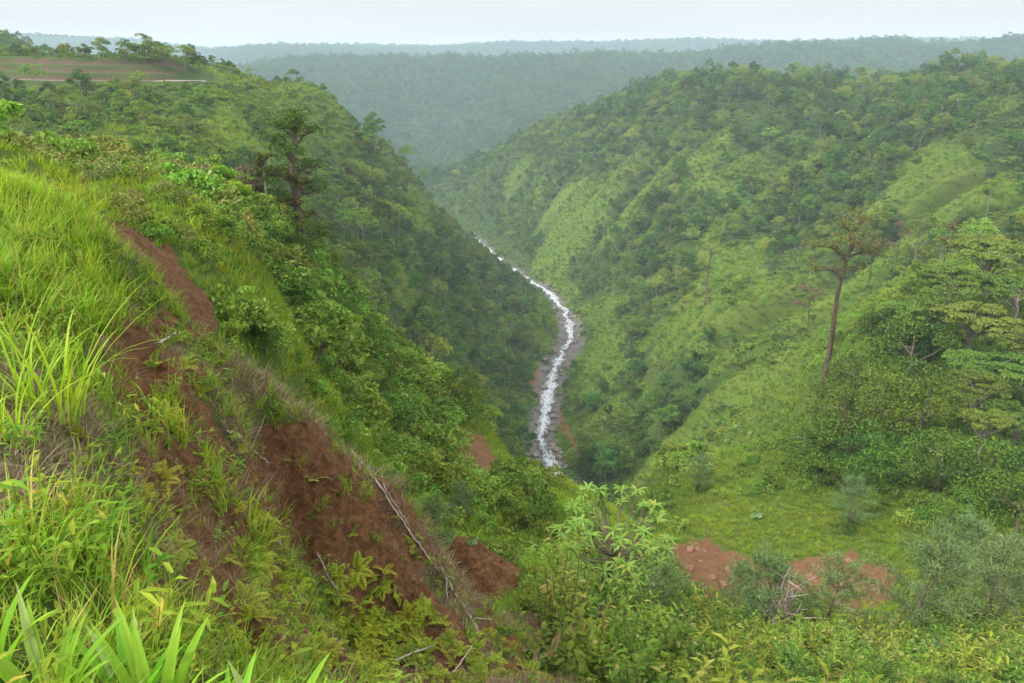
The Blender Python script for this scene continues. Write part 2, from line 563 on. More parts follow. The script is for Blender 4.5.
def tree_meshes(seed, height, crown_w, crown_h, k, leaves, ln, wd, shape, mats, name, trunk_r=0.2, limbs=6, sides=7, bare=False, flat=0.75):
    """(crown mesh, trunk mesh): trunk with limbs reaching into the clumps"""
    r = np.random.default_rng(seed)
    base = height - crown_h
    cl = crown_clumps(r, crown_w, crown_h, k, shape)
    cr, tr = MB(), MB()
    for x, y, z, rad in cl:
        clump_leaves(cr, (x, y, base + z - rad * 0.3), rad, leaves, ln, wd, r, flat)
    top = np.array([r.normal() * crown_w * 0.08, r.normal() * crown_w * 0.08, base + crown_h * 0.75])
    tp = crooked(r, (0, 0, -0.6), top, 9, height * 0.012)
    tr.tube(tp, np.linspace(trunk_r, trunk_r * 0.35, 9) * np.array([1.35] + [1] * 8), sides)
    for x, y, z, rad in cl[:limbs]:
        q = 0.45 + 0.4 * r.random(); i = int(q * 8)
        tr.tube(crooked(r, tp[i], (x, y, base + z - rad * 0.2), 5, height * 0.012), np.linspace(trunk_r * 0.42, trunk_r * 0.12, 5), 5)
    return cr.mesh(name + '_crown', mats[0]), tr.mesh(name + '_trunk', mats[1], True)


def joined(name, a, b):
    """one mesh out of two (for repeats too small in view to show their parts)"""
    out = MB(); mats = []
    for me in (a, b):
        v = np.empty(len(me.vertices) * 3, np.float32); me.vertices.foreach_get('co', v)
        f = np.empty(len(me.loops), np.int32); me.loops.foreach_get('vertex_index', f)
        out.add(v.reshape(-1, 3), f.reshape(-1, 4), len(mats)); mats.append(me.materials[0])
    return out.mesh(name, mats)


# ------------------------------------------------------------------ objects, labels, copies
def link(name, me, parent=None):
    o = bpy.data.objects.new(name, me); COL.objects.link(o)
    if parent is not None:
        o.parent = parent
    return o


def tag(o, label=None, cat=None, group=None, kind=None):
    if label: o['label'] = label
    if cat: o['category'] = cat
    if group: o['group'] = group
    if kind: o['kind'] = kind
    return o


def empty(name, loc=(0, 0, 0), rz=0.0, sc=1.0):
    o = bpy.data.objects.new(name, None); COL.objects.link(o)
    o.empty_display_size = 0.3
    place(o, loc, rz, sc)
    return o


def place(o, loc, rz=0.0, sc=1.0, tilt=(0, 0)):
    o.location = loc; o.rotation_euler = (tilt[0], tilt[1], rz); o.scale = (sc, sc, sc) if np.isscalar(sc) else sc
    return o


def thing(name, label, cat, parts, loc, rz=0.0, sc=1.0, group=None, tilt=(0, 0)):
    e = empty(name, loc, rz, sc); e.rotation_euler = (tilt[0], tilt[1], rz)
    tag(e, label, cat, group)
    for pn, me in parts:
        link(pn, me, e)
    return e


def single(name, label, cat, me, loc, rz=0.0, sc=1.0, group=None, tilt=(0, 0)):
    o = link(name, me); place(o, loc, rz, sc, tilt)
    return tag(o, label, cat, group)


def scatter(name, label, pts, rots, scl, idx, protos, cat=None):
    """ONE object of kind stuff: the protos' meshes on many points"""
    me = bpy.data.meshes.new(name)
    me.vertices.add(len(pts)); me.vertices.foreach_set('co', np.ascontiguousarray(pts, np.float32).ravel())
    a = me.attributes.new('rot', 'FLOAT_VECTOR', 'POINT'); a.data.foreach_set('vector', np.ascontiguousarray(rots, np.float32).ravel())
    s3 = np.asarray(scl, np.float32)
    if s3.ndim == 1:
        s3 = np.repeat(s3[:, None], 3, 1)
    a = me.attributes.new('scl', 'FLOAT_VECTOR', 'POINT'); a.data.foreach_set('vector', np.ascontiguousarray(s3, np.float32).ravel())
    a = me.attributes.new('idx', 'INT', 'POINT'); a.data.foreach_set('value', np.ascontiguousarray(idx, np.int32))
    o = link(name, me); tag(o, label, cat, None, 'stuff')
    ng = bpy.data.node_groups.new(name, 'GeometryNodeTree')
    ng.interface.new_socket('Geometry', in_out='INPUT', socket_type='NodeSocketGeometry')
    ng.interface.new_socket('Geometry', in_out='OUTPUT', socket_type='NodeSocketGeometry')
    N, L = ng.nodes, ng.links
    gi, go = N.new('NodeGroupInput'), N.new('NodeGroupOutput')
    j = N.new('GeometryNodeJoinGeometry')
    for me2 in reversed(protos):
        po = bpy.data.objects.new(me2.name, me2)
        oi = N.new('GeometryNodeObjectInfo'); oi.inputs['Object'].default_value = po; oi.inputs['As Instance'].default_value = True
        L.new(oi.outputs['Geometry'], j.inputs[0])
    ip = N.new('GeometryNodeInstanceOnPoints'); ip.inputs['Pick Instance'].default_value = True
    L.new(gi.outputs[0], ip.inputs['Points']); L.new(j.outputs[0], ip.inputs['Instance'])
    for an, ty, sk in (('rot', 'FLOAT_VECTOR', 'Rotation'), ('scl', 'FLOAT_VECTOR', 'Scale'), ('idx', 'INT', 'Instance Index')):
        na = N.new('GeometryNodeInputNamedAttribute'); na.data_type = ty; na.inputs['Name'].default_value = an
        src = na.outputs[0]
        if an == 'rot':
            e2r = N.new('FunctionNodeEulerToRotation'); L.new(src, e2r.inputs[0]); src = e2r.outputs[0]
        L.new(src, ip.inputs[sk])
    L.new(ip.outputs[0], go.inputs[0])
    md = o.modifiers.new('scatter', 'NODES'); md.node_group = ng
    return o


# ------------------------------------------------------------------ what covers the ground, as masks over the terrain
gPX, gPY = project(gX, gY, gZ)


def inpoly(px, py, poly):
    poly = np.asarray(poly, float); r = np.zeros(px.shape, bool); j = len(poly) - 1
    for i in range(len(poly)):
        xi, yi = poly[i]; xj, yj = poly[j]
        if yi != yj:
            r ^= ((yi > py) != (yj > py)) & (px < (xj - xi) * (py - yi) / (yj - yi) + xi)
        j = i
    return r


SOIL = {   # outline, nearest and farthest distance, colour tone 0 dark red-brown .. 1 pale
    'slump_face': ([(250, 424), (300, 422), (330, 438), (352, 470), (392, 505), (412, 545), (430, 592), (384, 614), (335, 588), (290, 545), (258, 505), (244, 455)], 7, 14.5, 0.1),
    'slump_notch': ([(112, 362), (150, 366), (196, 398), (186, 432), (150, 418), (120, 392)], 5, 14, 0.1),
    'landslide_scar': ([(92, 219), (135, 226), (172, 252), (202, 285), (222, 326), (205, 338), (165, 305), (140, 268)], 14.5, 34, 0.45),
    'earth_block': ([(436, 543), (478, 536), (514, 556), (520, 604), (486, 612), (448, 585)], 15.5, 24, 0.15),
    'bare_bench': ([(664, 545), (705, 538), (752, 560), (800, 560), (850, 553), (896, 572), (892, 602), (862, 608), (872, 640), (850, 640), (846, 610), (800, 592), (740, 590), (700, 597), (670, 580)], 50, 92, 0.5),
    'earth_slip': ([(446, 430), (482, 432), (504, 470), (484, 478), (460, 470)], 48, 100, 0.5),
    'undercut': ([(226, 598), (255, 612), (305, 690), (244, 690)], 3, 11, 0.1),
    'wall_slip': ([(585, 465), (540, 360), (536, 372), (528, 380)], 240, 420, 0.4),
}
jx = gPX + 22 * (fbm(gX * 1.1, gY * 1.1, 71, 4) - 0.5) * (gY < 120)
jy = gPY + 22 * (fbm(gX * 1.1, gY * 1.1, 77, 4) - 0.5) * (gY < 120)
soil = np.zeros(gX.shape); tone = np.zeros(gX.shape); soil_id = np.zeros(gX.shape, int)
for k, (nm, (poly, y0, y1, tn)) in enumerate(SOIL.items()):
    mm = inpoly(jx, jy, poly) & (gY > y0) & (gY < y1)
    soil[mm] = 1; tone[mm] = tn; soil_id[mm] = k + 1
# bare specks between the plants of the eroding bank
bank = (gY < 16) & (gX > -6)
SCARP = [(100, 232), (140, 236), (215, 322), (300, 408), (400, 478), (494, 622), (450, 690), (225, 690), (160, 520), (96, 390), (120, 300)]
inscarp = bank & inpoly(jx, jy, SCARP)
soil = np.maximum(soil, inscarp * sstep(0.40, 0.53, fbm(gX * 0.8, gY * 0.8, 91, 4)))
tone = np.where(inscarp & (soil_id == 0), 0.25, tone)
speck = bank & (fbm(gX * 0.9, gY * 0.9, 91, 3) > 0.60) & (gPX > 60) & (gPY > 330)
soil = np.maximum(soil, speck * 0.75)
bench_ = soil_id == 1 + list(SOIL).index('bare_bench')
overgrown = bench_ & (fbm(gX / 3.5, gY / 3.5, 93, 4) < 0.29)
soil[overgrown] = 0; soil_id[overgrown] = 0


def lush_at(x, y, px, py):
    """0 closed dark forest .. 1 open bright grass and herbs"""
    L_ = np.full(np.shape(x), 0.85)
    px = px + 26 * (fbm(x / 14, y / 14, 57, 3) - 0.5); py = py + 26 * (fbm(x / 14, y / 14, 58, 3) - 0.5)
    far = y > 900
    L_ = np.where(far, 0.12, L_)
    left = (y > 165) & (y <= 900) & (x < 10 + (y - 250) * 0.02)
    n = fbm(x / 45, y / 45, 51, 3)
    L_ = np.where(left, np.where(px < 205, 0.30 + 0.5 * (n - 0.5), 0.2 + 0.5 * sstep(0.6, 0.72, n)), L_)
    right = (y > 190) & (y <= 900) & (x >= 10 + (y - 250) * 0.02)
    w_ = 18 * fbm(x / 90, y / 90, 31, 3)
    lane = fbm((x + 2 * w_) / 95.0, (y - 0.35 * x + w_) / 24.0, 53, 3)
    rim = sstep(215, 130, py + 0.045 * (px - 700) + 60 * (n - 0.5))
    L_ = np.where(right, np.clip(sstep(0.40, 0.56, lane) * (1 - rim) + 0.08, 0, 1), L_)
    for poly, y0, y1, val in GRASSY:
        L_ = np.where(inpoly(px, py, poly) & (y > y0) & (y < y1), val, L_)
    return L_


GRASSY = [
    ([(205, 105), (232, 112), (262, 138), (300, 168), (285, 178), (245, 152), (215, 125)], 180, 420, 1.0),
    ([(886, 178), (930, 143), (972, 146), (992, 172), (976, 215), (930, 232), (896, 212)], 240, 520, 0.72),
    ([(648, 232), (700, 150), (726, 122), (740, 140), (705, 175), (668, 232)], 250, 700, 1.0),
    ([(605, 255), (650, 232), (690, 240), (640, 320), (600, 390), (575, 400), (590, 330)], 230, 480, 0.95),
    ([(700, 250), (760, 235), (770, 300), (735, 340), (660, 420), (620, 440), (640, 380)], 230, 420, 0.95),
    ([(400, 170), (430, 200), (440, 240), (420, 235), (405, 205)], 300, 640, 0.9),
    ([(380, 250), (400, 255), (425, 310), (405, 310)], 200, 420, 0.9),
    ([(580, 250), (655, 240), (640, 290), (600, 300), (570, 280)], 330, 560, 0.25),
    ([(640, 250), (690, 195), (720, 200), (690, 260), (650, 330), (615, 330)], 250, 520, 0.2),
    ([(600, 420), (650, 360), (720, 330), (700, 390), (650, 440), (610, 470)], 215, 420, 0.35),
]
lush = lush_at(gX, gY, gPX, gPY)
_gz = np.gradient(gZ, axis=0) / np.maximum(np.gradient(gY, axis=0), 1e-4), np.gradient(gZ, axis=1) / np.maximum(np.gradient(gX, axis=1), 1e-4)
slope_fac = np.sqrt(1 + np.clip(_gz[0] ** 2 + _gz[1] ** 2, 0, 25))
dry = sstep(0.34, 0.56, fbm(gX * 0.55, gY * 0.55, 61, 3)) * (gY < 16) * sstep(300, 400, gPY) * 0.95
dry = np.maximum(dry, ((gY < 16) & inpoly(gPX, gPY, [(205, 340), (300, 400), (400, 480), (480, 610), (455, 625), (395, 520), (330, 440), (240, 390)])) * 0.8)
bed = sstep(2.5, -1.0, gD - bedw[np.clip(I, 0, len(river) - 1)] - 2.5 * (fbm(gX / 6, gY / 6, 81, 2) - 0.5)) * (gD < 1e8)
terr = riser * (0.45 + 0.55 * sstep(0.34, 0.56, fbm(gX / 9, gY / 9, 145, 3)))

# ------------------------------------------------------------------ ground material
mt, nt, N, L = new_mat('ground_cover')
at = nd(nt, 'ShaderNodeAttribute', attribute_name='cover'); sc_ = N.new('ShaderNodeSeparateColor'); L.new(at.outputs['Color'], sc_.inputs[0])
at2 = nd(nt, 'ShaderNodeAttribute', attribute_name='extra'); sc2 = N.new('ShaderNodeSeparateColor'); L.new(at2.outputs['Color'], sc2.inputs[0])
n1 = noise(nt, 0.6, 8, 0.65); n2 = noise(nt, 7.0, 8, 0.7); n3 = noise(nt, 45.0, 4, 0.7); n4 = noise(nt, 0.06, 4, 0.6)
forest = mixc(nt, ramp(nt, n2, [(0.35, 0.0), (0.65, 1.0)]), (0.025, 0.045, 0.014), (0.045, 0.075, 0.022))
grass = mixc(nt, ramp(nt, n1, [(0.35, 0.0), (0.65, 1.0)]), (0.055, 0.110, 0.012), (0.10, 0.165, 0.022))
grass = mixc(nt, ramp(nt, n4, [(0.4, 0.0), (0.62, 1.0)]), grass, (0.115, 0.15, 0.024))
cov = mixc(nt, sc_.outputs[1], forest, grass)
dryc = mixc(nt, ramp(nt, n2, [(0.35, 0.0), (0.65, 1.0)]), (0.10, 0.075, 0.04), (0.22, 0.17, 0.10))
cov = mixc(nt, sc_.outputs[2], cov, dryc)
dark = mixc(nt, ramp(nt, n2, [(0.3, 0.0), (0.7, 1.0)]), (0.085, 0.037, 0.014), (0.33, 0.170, 0.075))
pale = mixc(nt, ramp(nt, n2, [(0.3, 0.0), (0.7, 1.0)]), (0.105, 0.054, 0.026), (0.235, 0.138, 0.078))
so = mixc(nt, sc2.outputs[0], dark, pale)
so = mixc(nt, ramp(nt, n1, [(0.45, 0.0), (0.7, 0.7)]), so, mixc(nt, 1.0, so, (0.55, 0.5, 0.5), 'MULTIPLY'))
sm = nd(nt, 'ShaderNodeMath', operation='ADD'); L.new(sc_.outputs[0], sm.inputs[0])
s2 = nd(nt, 'ShaderNodeMath', operation='MULTIPLY_ADD'); L.new(n2, s2.inputs[0]); s2.inputs[1].default_value = 0.8; s2.inputs[2].default_value = -0.4; L.new(s2.outputs[0], sm.inputs[1])
cov = mixc(nt, ramp(nt, sm.outputs[0], [(0.42, 0.0), (0.58, 1.0)]), cov, so)
stone = mixc(nt, ramp(nt, noise(nt, 0.5, 5, 0.7), [(0.3, 0.0), (0.7, 1.0)]), (0.07, 0.062, 0.055), (0.19, 0.17, 0.15))
cov = mixc(nt, sc2.outputs[1], cov, stone)
# cut terraces: bare earth risers between grassed berms
tr_ = mixc(nt, ramp(nt, n2, [(0.35, 0.0), (0.65, 1.0)]), (0.078, 0.050, 0.034), (0.150, 0.102, 0.072))
cov = mixc(nt, sc2.outputs[2], cov, tr_)
b = nd(nt, 'ShaderNodeBsdfPrincipled', i_Roughness=0.95); b.inputs['Specular IOR Level'].default_value = 0.1
L.new(cov, b.inputs['Base Color'])
ad = nd(nt, 'ShaderNodeMath', operation='MULTIPLY_ADD'); L.new(n3, ad.inputs[0]); ad.inputs[1].default_value = 0.25; L.new(n2, ad.inputs[2])
bp = nd(nt, 'ShaderNodeBump', i_Strength=1.0, i_Distance=0.22); L.new(ad.outputs[0], bp.inputs['Height']); L.new(bp.outputs[0], b.inputs['Normal'])
o = N.new('ShaderNodeOutputMaterial'); L.new(b.outputs[0], o.inputs[0])
ground_mat = mt

# clods and ledges on the bare faces
gZ += (soil_id > 0) * (gY < 40) * (0.60 * (fbm(gX * 1.3, gY * 1.3, 101, 4) - 0.5) + 0.30 * (np.abs(2 * fbm(gX * 3.2, gY * 3.2, 103, 3) - 1) - 0.2) + 0.12 * (fbm(gX * 8, gY * 8, 104, 2) - 0.5))
gZ += (soil_id > 0) * (gY >= 40) * 0.9 * (fbm(gX / 5, gY / 5, 105, 3) - 0.5)

gV = np.stack([gX, gY, gZ], -1).reshape(-1, 3)
_idx = np.arange(NS * NU).reshape(NS, NU)
gF = np.stack([_idx[:-1, :-1], _idx[:-1, 1:], _idx[1:, 1:], _idx[1:, :-1]], -1).reshape(-1, 4)
cover = np.stack([soil, lush, dry, np.ones_like(soil)], -1).reshape(-1, 4)
extra = np.stack([tone, bed, terr * 1.0, np.ones_like(soil)], -1).reshape(-1, 4)
fid = soil_id[:-1, :-1].ravel()


def ground_piece(name, fm):
    f = gF[fm]; used = np.unique(f); mp = np.zeros(len(gV), int); mp[used] = np.arange(len(used))
    me = raw_mesh(name, gV[used], mp[f], ground_mat, None, True)
    for an, arr in (('cover', cover), ('extra', extra)):
        a = me.attributes.new(an, 'FLOAT_COLOR', 'POINT'); a.data.foreach_set('color', np.ascontiguousarray(arr[used], np.float32).ravel())
    return tag(link(name, me), kind='structure')


ground_piece('terrain', fid == 0)
for k, nm in enumerate(SOIL):
    if (fid == k + 1).sum() > 5:
        ground_piece('bare_earth', fid == k + 1)

# ------------------------------------------------------------------ river
def ribbon(name, pts, half, z, mat, across=9, rough=0.0):
    pts = np.asarray(pts); tan = np.gradient(pts, axis=0); tan /= np.linalg.norm(tan, axis=1, keepdims=True)
    nr = np.stack([-tan[:, 1], tan[:, 0]], 1)
    q = np.linspace(-1, 1, across)
    xy = pts[:, None] + nr[:, None] * (np.asarray(half)[:, None, None] * q[None, :, None])
    zz = np.asarray(z)[:, None] + rough * (fbm(xy[..., 0] * 0.5, xy[..., 1] * 0.5, 111, 4) - 0.5) * 2 if np.ndim(z) == 1 else z(xy)
    v = np.concatenate([xy, zz[..., None]], -1).reshape(-1, 3)
    k = len(pts); ix = np.arange(k * across).reshape(k, across)
    f = np.stack([ix[:-1, :-1], ix[1:, :-1], ix[1:, 1:], ix[:-1, 1:]], -1).reshape(-1, 4)
    me = raw_mesh(name, v, f, mat, None, True)
    a = me.attributes.new('across', 'FLOAT', 'POINT'); a.data.foreach_set('value', np.tile(np.abs(q), k).astype(np.float32))
    return tag(link(name, me), kind='structure')


mt, nt, N, L = new_mat('white_water')
mp = nd(nt, 'ShaderNodeMapping'); mp.inputs['Scale'].default_value = (0.9, 0.28, 0.9)
g = N.new('ShaderNodeNewGeometry'); L.new(g.outputs['Position'], mp.inputs[0])
f1 = noise(nt, 1.0, 3, 0.55, mp.outputs[0]); f2 = noise(nt, 0.9, 6, 0.75)
aq = nd(nt, 'ShaderNodeAttribute', attribute_name='across')
e1 = nd(nt, 'ShaderNodeMath', operation='MULTIPLY_ADD'); L.new(aq.outputs['Fac'], e1.inputs[0]); e1.inputs[1].default_value = -0.26; L.new(f1, e1.inputs[2])
e2 = nd(nt, 'ShaderNodeMath', operation='MULTIPLY_ADD'); L.new(noise(nt, 0.035, 2, 0.5), e2.inputs[0]); e2.inputs[1].default_value = 0.45; L.new(e1.outputs[0], e2.inputs[2])
e3 = nd(nt, 'ShaderNodeMath', operation='MULTIPLY_ADD'); L.new(f2, e3.inputs[0]); e3.inputs[1].default_value = 0.22; L.new(e2.outputs[0], e3.inputs[2])
foam = ramp(nt, e3.outputs[0], [(0.58, 0.0), (0.70, 0.5), (0.90, 1.0)])
wa_ = nd(nt, 'ShaderNodeBsdfPrincipled', i_Roughness=0.12); wa_.inputs['Base Color'].default_value = (0.055, 0.062, 0.06, 1)
fo_ = nd(nt, 'ShaderNodeBsdfPrincipled', i_Roughness=0.8); fo_.inputs['Base Color'].default_value = (0.50, 0.525, 0.54, 1)
mx = N.new('ShaderNodeMixShader'); L.new(foam, mx.inputs[0]); L.new(wa_.outputs[0], mx.inputs[1]); L.new(fo_.outputs[0], mx.inputs[2])
bp = nd(nt, 'ShaderNodeBump', i_Strength=1.0, i_Distance=0.5); L.new(f2, bp.inputs['Height']); L.new(bp.outputs[0], wa_.inputs['Normal']); L.new(bp.outputs[0], fo_.inputs['Normal'])
o = N.new('ShaderNodeOutputMaterial'); L.new(mx.outputs[0], o.inputs[0])
fine_t = np.linspace(0, len(river) - 1, len(river) * 3)
rfx = np.stack([np.interp(fine_t, np.arange(len(river)), river[:, 0]), np.interp(fine_t, np.arange(len(river)), river[:, 1])], 1)
rfx[:, 0] += 6.0 * (fbm(rfx[:, 1] / 16, rfx[:, 1] * 0 + 1.5, 121, 2) - 0.5)
fw_ = np.interp(fine_t, np.arange(len(river)), watw) * (0.45 + 1.1 * fbm(rfx[:, 1] / 6, rfx[:, 1] * 0, 123, 2))
ribbon('river', rfx, fw_, river_z(rfx[:, 1]) + 0.45, mt, 11, 0.5)

# ------------------------------------------------------------------ dirt road along the foot of the cut terraces
roadm = plain_mat('packed_earth', (0.19, 0.155, 0.115), (0.27, 0.225, 0.175), 0.4, 0.95, 0.1)
rX = np.linspace(road_x[0], road_x[-1] + 4, 90)
rxy = np.stack([rX, road_at(rX)], 1)
rcz = ground(rX, road_at(rX))
ribbon('dirt_road', rxy, np.full(90, 1.7), lambda xy: ground(xy[..., 0], xy[..., 1]) + 0.12, roadm, 5)

# ------------------------------------------------------------------ sky, sun, air
SUN_EL, SUN_AZ = R(46), R(-108)          # azimuth from +Y towards +X: behind the viewpoint, to the left
wd_ = bpy.data.worlds.new('World'); scene.world = wd_; wd_.use_nodes = True
nt = wd_.node_tree; nt.nodes.clear(); N, L = nt.nodes, nt.links
sky = N.new('ShaderNodeTexSky'); sky.sky_type = 'NISHITA'; sky.sun_disc = False
sky.sun_elevation = SUN_EL; sky.sun_rotation = SUN_AZ; sky.dust_density = 4.0; sky.air_density = 1.0
tc = N.new('ShaderNodeTexCoord'); sx = N.new('ShaderNodeSeparateXYZ'); L.new(tc.outputs['Generated'], sx.inputs[0])
cl = ramp(nt, sx.outputs['Z'], [(0.0, (0.805, 0.83, 0.84)), (0.035, (0.82, 0.825, 0.835)), (0.09, (0.825, 0.82, 0.835)), (0.35, (0.97, 0.985, 1.0)), (1.0, (1.0, 1.0, 1.0))])
amp = ramp(nt, sx.outputs['Z'], [(0.0, 0.365), (0.10, 0.365), (0.45, 0.76), (1.0, 0.95)])
sc3 = nd(nt, 'ShaderNodeVectorMath', operation='SCALE'); L.new(cl, sc3.inputs[0])
am = nd(nt, 'ShaderNodeMath', operation='MULTIPLY'); L.new(amp, am.inputs[0])
am.inputs[1].default_value = 10.0
clv = nd(nt, 'ShaderNodeMapRange')
cmp_ = nd(nt, 'ShaderNodeMapping'); cmp_.inputs['Scale'].default_value = (1.0, 1.0, 9.0); L.new(tc.outputs['Generated'], cmp_.inputs[0])
L.new(noise(nt, 2.3, 5, 0.55, cmp_.outputs[0]), clv.inputs[0]); clv.inputs[1].default_value = 0.3; clv.inputs[2].default_value = 0.7; clv.inputs[3].default_value = 0.93; clv.inputs[4].default_value = 1.05
am2 = nd(nt, 'ShaderNodeMath', operation='MULTIPLY'); L.new(am.outputs[0], am2.inputs[0]); L.new(clv.outputs[0], am2.inputs[1]); L.new(am2.outputs[0], sc3.inputs['Scale'])
mpn = nd(nt, 'ShaderNodeMapping'); mpn.inputs['Scale'].default_value = (1.2, 1.2, 7); L.new(tc.outputs['Generated'], mpn.inputs[0])
cn = noise(nt, 1.6, 4, 0.55, mpn.outputs[0])
cover_fac = nd(nt, 'ShaderNodeMapRange'); L.new(cn, cover_fac.inputs[0]); cover_fac.inputs[1].default_value = 0.3; cover_fac.inputs[2].default_value = 0.7; cover_fac.inputs[3].default_value = 0.95; cover_fac.inputs[4].default_value = 1.0
skyc = mixc(nt, cover_fac.outputs[0], sky.outputs[0], sc3.outputs[0])
bg = nd(nt, 'ShaderNodeBackground', i_Strength=0.1); L.new(skyc, bg.inputs[0])
ow = N.new('ShaderNodeOutputWorld'); L.new(bg.outputs[0], ow.inputs[0])

sd = bpy.data.lights.new('sun', 'SUN'); sd.energy = 1.5; sd.angle = R(10); sd.color = (1.0, 0.95, 0.86)
so_ = bpy.data.objects.new('sun', sd); COL.objects.link(so_)
dvec = Vector((math.sin(SUN_AZ) * math.cos(SUN_EL), math.cos(SUN_AZ) * math.cos(SUN_EL), math.sin(SUN_EL)))
so_.rotation_euler = dvec.to_track_quat('Z', 'Y').to_euler()

if HAZE > 0:
    mt, nt, N, L = new_mat('damp_air')
    pv = N.new('ShaderNodeVolumePrincipled'); pv.inputs['Density'].default_value = HAZE
    pv.inputs['Color'].default_value = (0.66, 0.83, 1.0, 1); pv.inputs['Anisotropy'].default_value = 0.1
    o = N.new('ShaderNodeOutputMaterial'); L.new(pv.outputs[0], o.inputs['Volume'])
    zlo, zhi = float(gZ.min()) - 1.0, 75.0
    x0, x1, y0, y1 = -10500, 10500, -40, 9600
    v = np.array([(x, y, z) for z in (zlo, zhi) for y in (y0, y1) for x in (x0, x1)], float)
    f = np.array([(0, 2, 3, 1), (4, 5, 7, 6), (0, 1, 5, 4), (2, 6, 7, 3), (0, 4, 6, 2), (1, 3, 7, 5)])
    tag(link('haze', raw_mesh('haze', v, f, mt)), 'pale damp haze filling the gorge and veiling the far hills', None, None, 'stuff')

# ------------------------------------------------------------------ output
scene.view_settings.view_transform = 'Standard'; scene.view_settings.look = 'None'
scene.view_settings.exposure = 1.5; scene.view_settings.gamma = 1.0; scene.view_settings.use_curve_mapping = False
c = scene.cycles
c.max_bounces = 5; c.diffuse_bounces = 1; c.glossy_bounces = 1; c.transmission_bounces = 3; c.transparent_max_bounces = 4; c.volume_bounces = 2
c.caustics_reflective = False; c.caustics_refractive = False
c.use_adaptive_sampling = True; c.adaptive_threshold = 0.006
c.use_denoising = True; c.denoiser = 'OPENIMAGEDENOISE'; c.denoising_input_passes = 'RGB_ALBEDO_NORMAL'
c.sample_clamp_indirect = 4.0


# ------------------------------------------------------------------ which ground can be seen, and candidates for planting
_pt = np.linspace(-1.0, 1.0, 900)
_pY = np.exp(np.linspace(math.log(1.5), math.log(5000), 1400))
_pz = ground(_pt[None] * _pY[:, None], np.broadcast_to(_pY[:, None], (1400, 900))) / _pY[:, None]
_hor = np.maximum.accumulate(_pz, axis=0)


def visible(x, y, z, h, slack=0.0):
    """does anything of a plant of height h at a point rise over the ground in front of it, inside the frame?"""
    i = np.clip(np.interp(np.log(y * 0.97), np.log(_pY), np.arange(1400)), 0, 1399).astype(int)
    j = np.clip(np.interp(x / y, _pt, np.arange(900)), 0, 899).astype(int)
    px, py = project(x, y, z + h * 0.5)
    m = 40 + 750 * h / np.hypot(x, y)
    return ((z + h) / y + slack > _hor[i, j]) & (px > -m) & (px < W + m) & (py > -m) & (py < H + m)


def candidates(x0, x1, y0, y1, d, seed, h, slack=0.004):
    r = np.random.default_rng(seed)
    xs, ys = np.meshgrid(np.arange(x0, x1, d), np.arange(y0, y1, d))
    x = xs.ravel() + (r.random(xs.size) - 0.5) * d * 0.95; y = ys.ravel() + (r.random(xs.size) - 0.5) * d * 0.95
    m = np.abs(x) < 0.95 * y + 4
    x, y = x[m], y[m]; z = ground(x, y)
    m = visible(x, y, z, h, slack)
    return x[m], y[m], z[m], r


def steep(x, y):
    """surface area per area on the map"""
    u = x / (y + OFF); a = np.interp(np.log(y + OFF), gS, np.arange(NS)).astype(int); b_ = np.clip((u - gU[0]) / (gU[1] - gU[0]), 0, NU - 1).astype(int)
    return slope_fac[a, b_]


def soil_at(x, y):
    u = x / (y + OFF); a = np.interp(np.log(y + OFF), gS, np.arange(NS)).astype(int); b_ = np.clip((u - gU[0]) / (gU[1] - gU[0]), 0, NU - 1).astype(int)
    return soil[a, b_]


def river_clear(x, y, margin):
    D_, I_ = river_dist(x, y)
    return D_ > bedw[I_] + margin


def on_soil(px, py, y):
    s = np.zeros(px.shape, bool)
    for poly, y0, y1, tn in SOIL.values():
        s |= inpoly(px, py, poly) & (y > y0) & (y < y1)
    return s


# ------------------------------------------------------------------ leaf materials
M_forest = foliage_mat('forest_leaves', (0.048, 0.120, 0.024), (0.115, 0.210, 0.044), None, 0.22, 45, 0.75, hue=0.03)
M_forest2 = foliage_mat('light_forest_leaves', (0.115, 0.195, 0.032), (0.205, 0.285, 0.056), None, 0.25, 45, 0.6, hue=0.03)
M_far = foliage_mat('far_forest_leaves', (0.045, 0.110, 0.026), (0.085, 0.160, 0.040), None, 0.2, 170, 0.5, hue=0.02)
M_shrub = foliage_mat('shrub_leaves', (0.080, 0.170, 0.018), (0.225, 0.335, 0.048), (0.27, 0.33, 0.09), 0.25, 0, 0.8, hue=0.03)
M_low = foliage_mat('low_bush_leaves', (0.072, 0.155, 0.020), (0.175, 0.270, 0.044), None, 0.22, 30, 0.75, hue=0.03)
M_flat = foliage_mat('flat_crown_leaves', (0.095, 0.165, 0.024), (0.175, 0.240, 0.048), None, 0.3, 0, 0.35)
M_darktree = foliage_mat('dark_crown_leaves', (0.020, 0.060, 0.010), (0.105, 0.190, 0.026), None, 0.15, 6, 0.5)
M_feather = foliage_mat('grey_green_needles', (0.095, 0.165, 0.055), (0.165, 0.245, 0.090), None, 0.2, 0, 0.25)
M_bright = foliage_mat('yellow_green_leaves', (0.15, 0.26, 0.02), (0.24, 0.36, 0.04), None, 0.35, 0, 0.2)
M_rust = foliage_mat('rusty_leaves', (0.14, 0.10, 0.06), (0.20, 0.15, 0.10), (0.20, 0.24, 0.09), 0.2, 0, 0.2)
M_moss = foliage_mat('mossy_tufts', (0.085, 0.085, 0.024), (0.17, 0.135, 0.045), (0.24, 0.12, 0.045), 0.15, 0, 0.2)
M_grass = foliage_mat('grass_blades', (0.130, 0.270, 0.018), (0.28, 0.43, 0.055), (0.38, 0.32, 0.13), 0.35, 2.5, 0.4, hue=0.025)
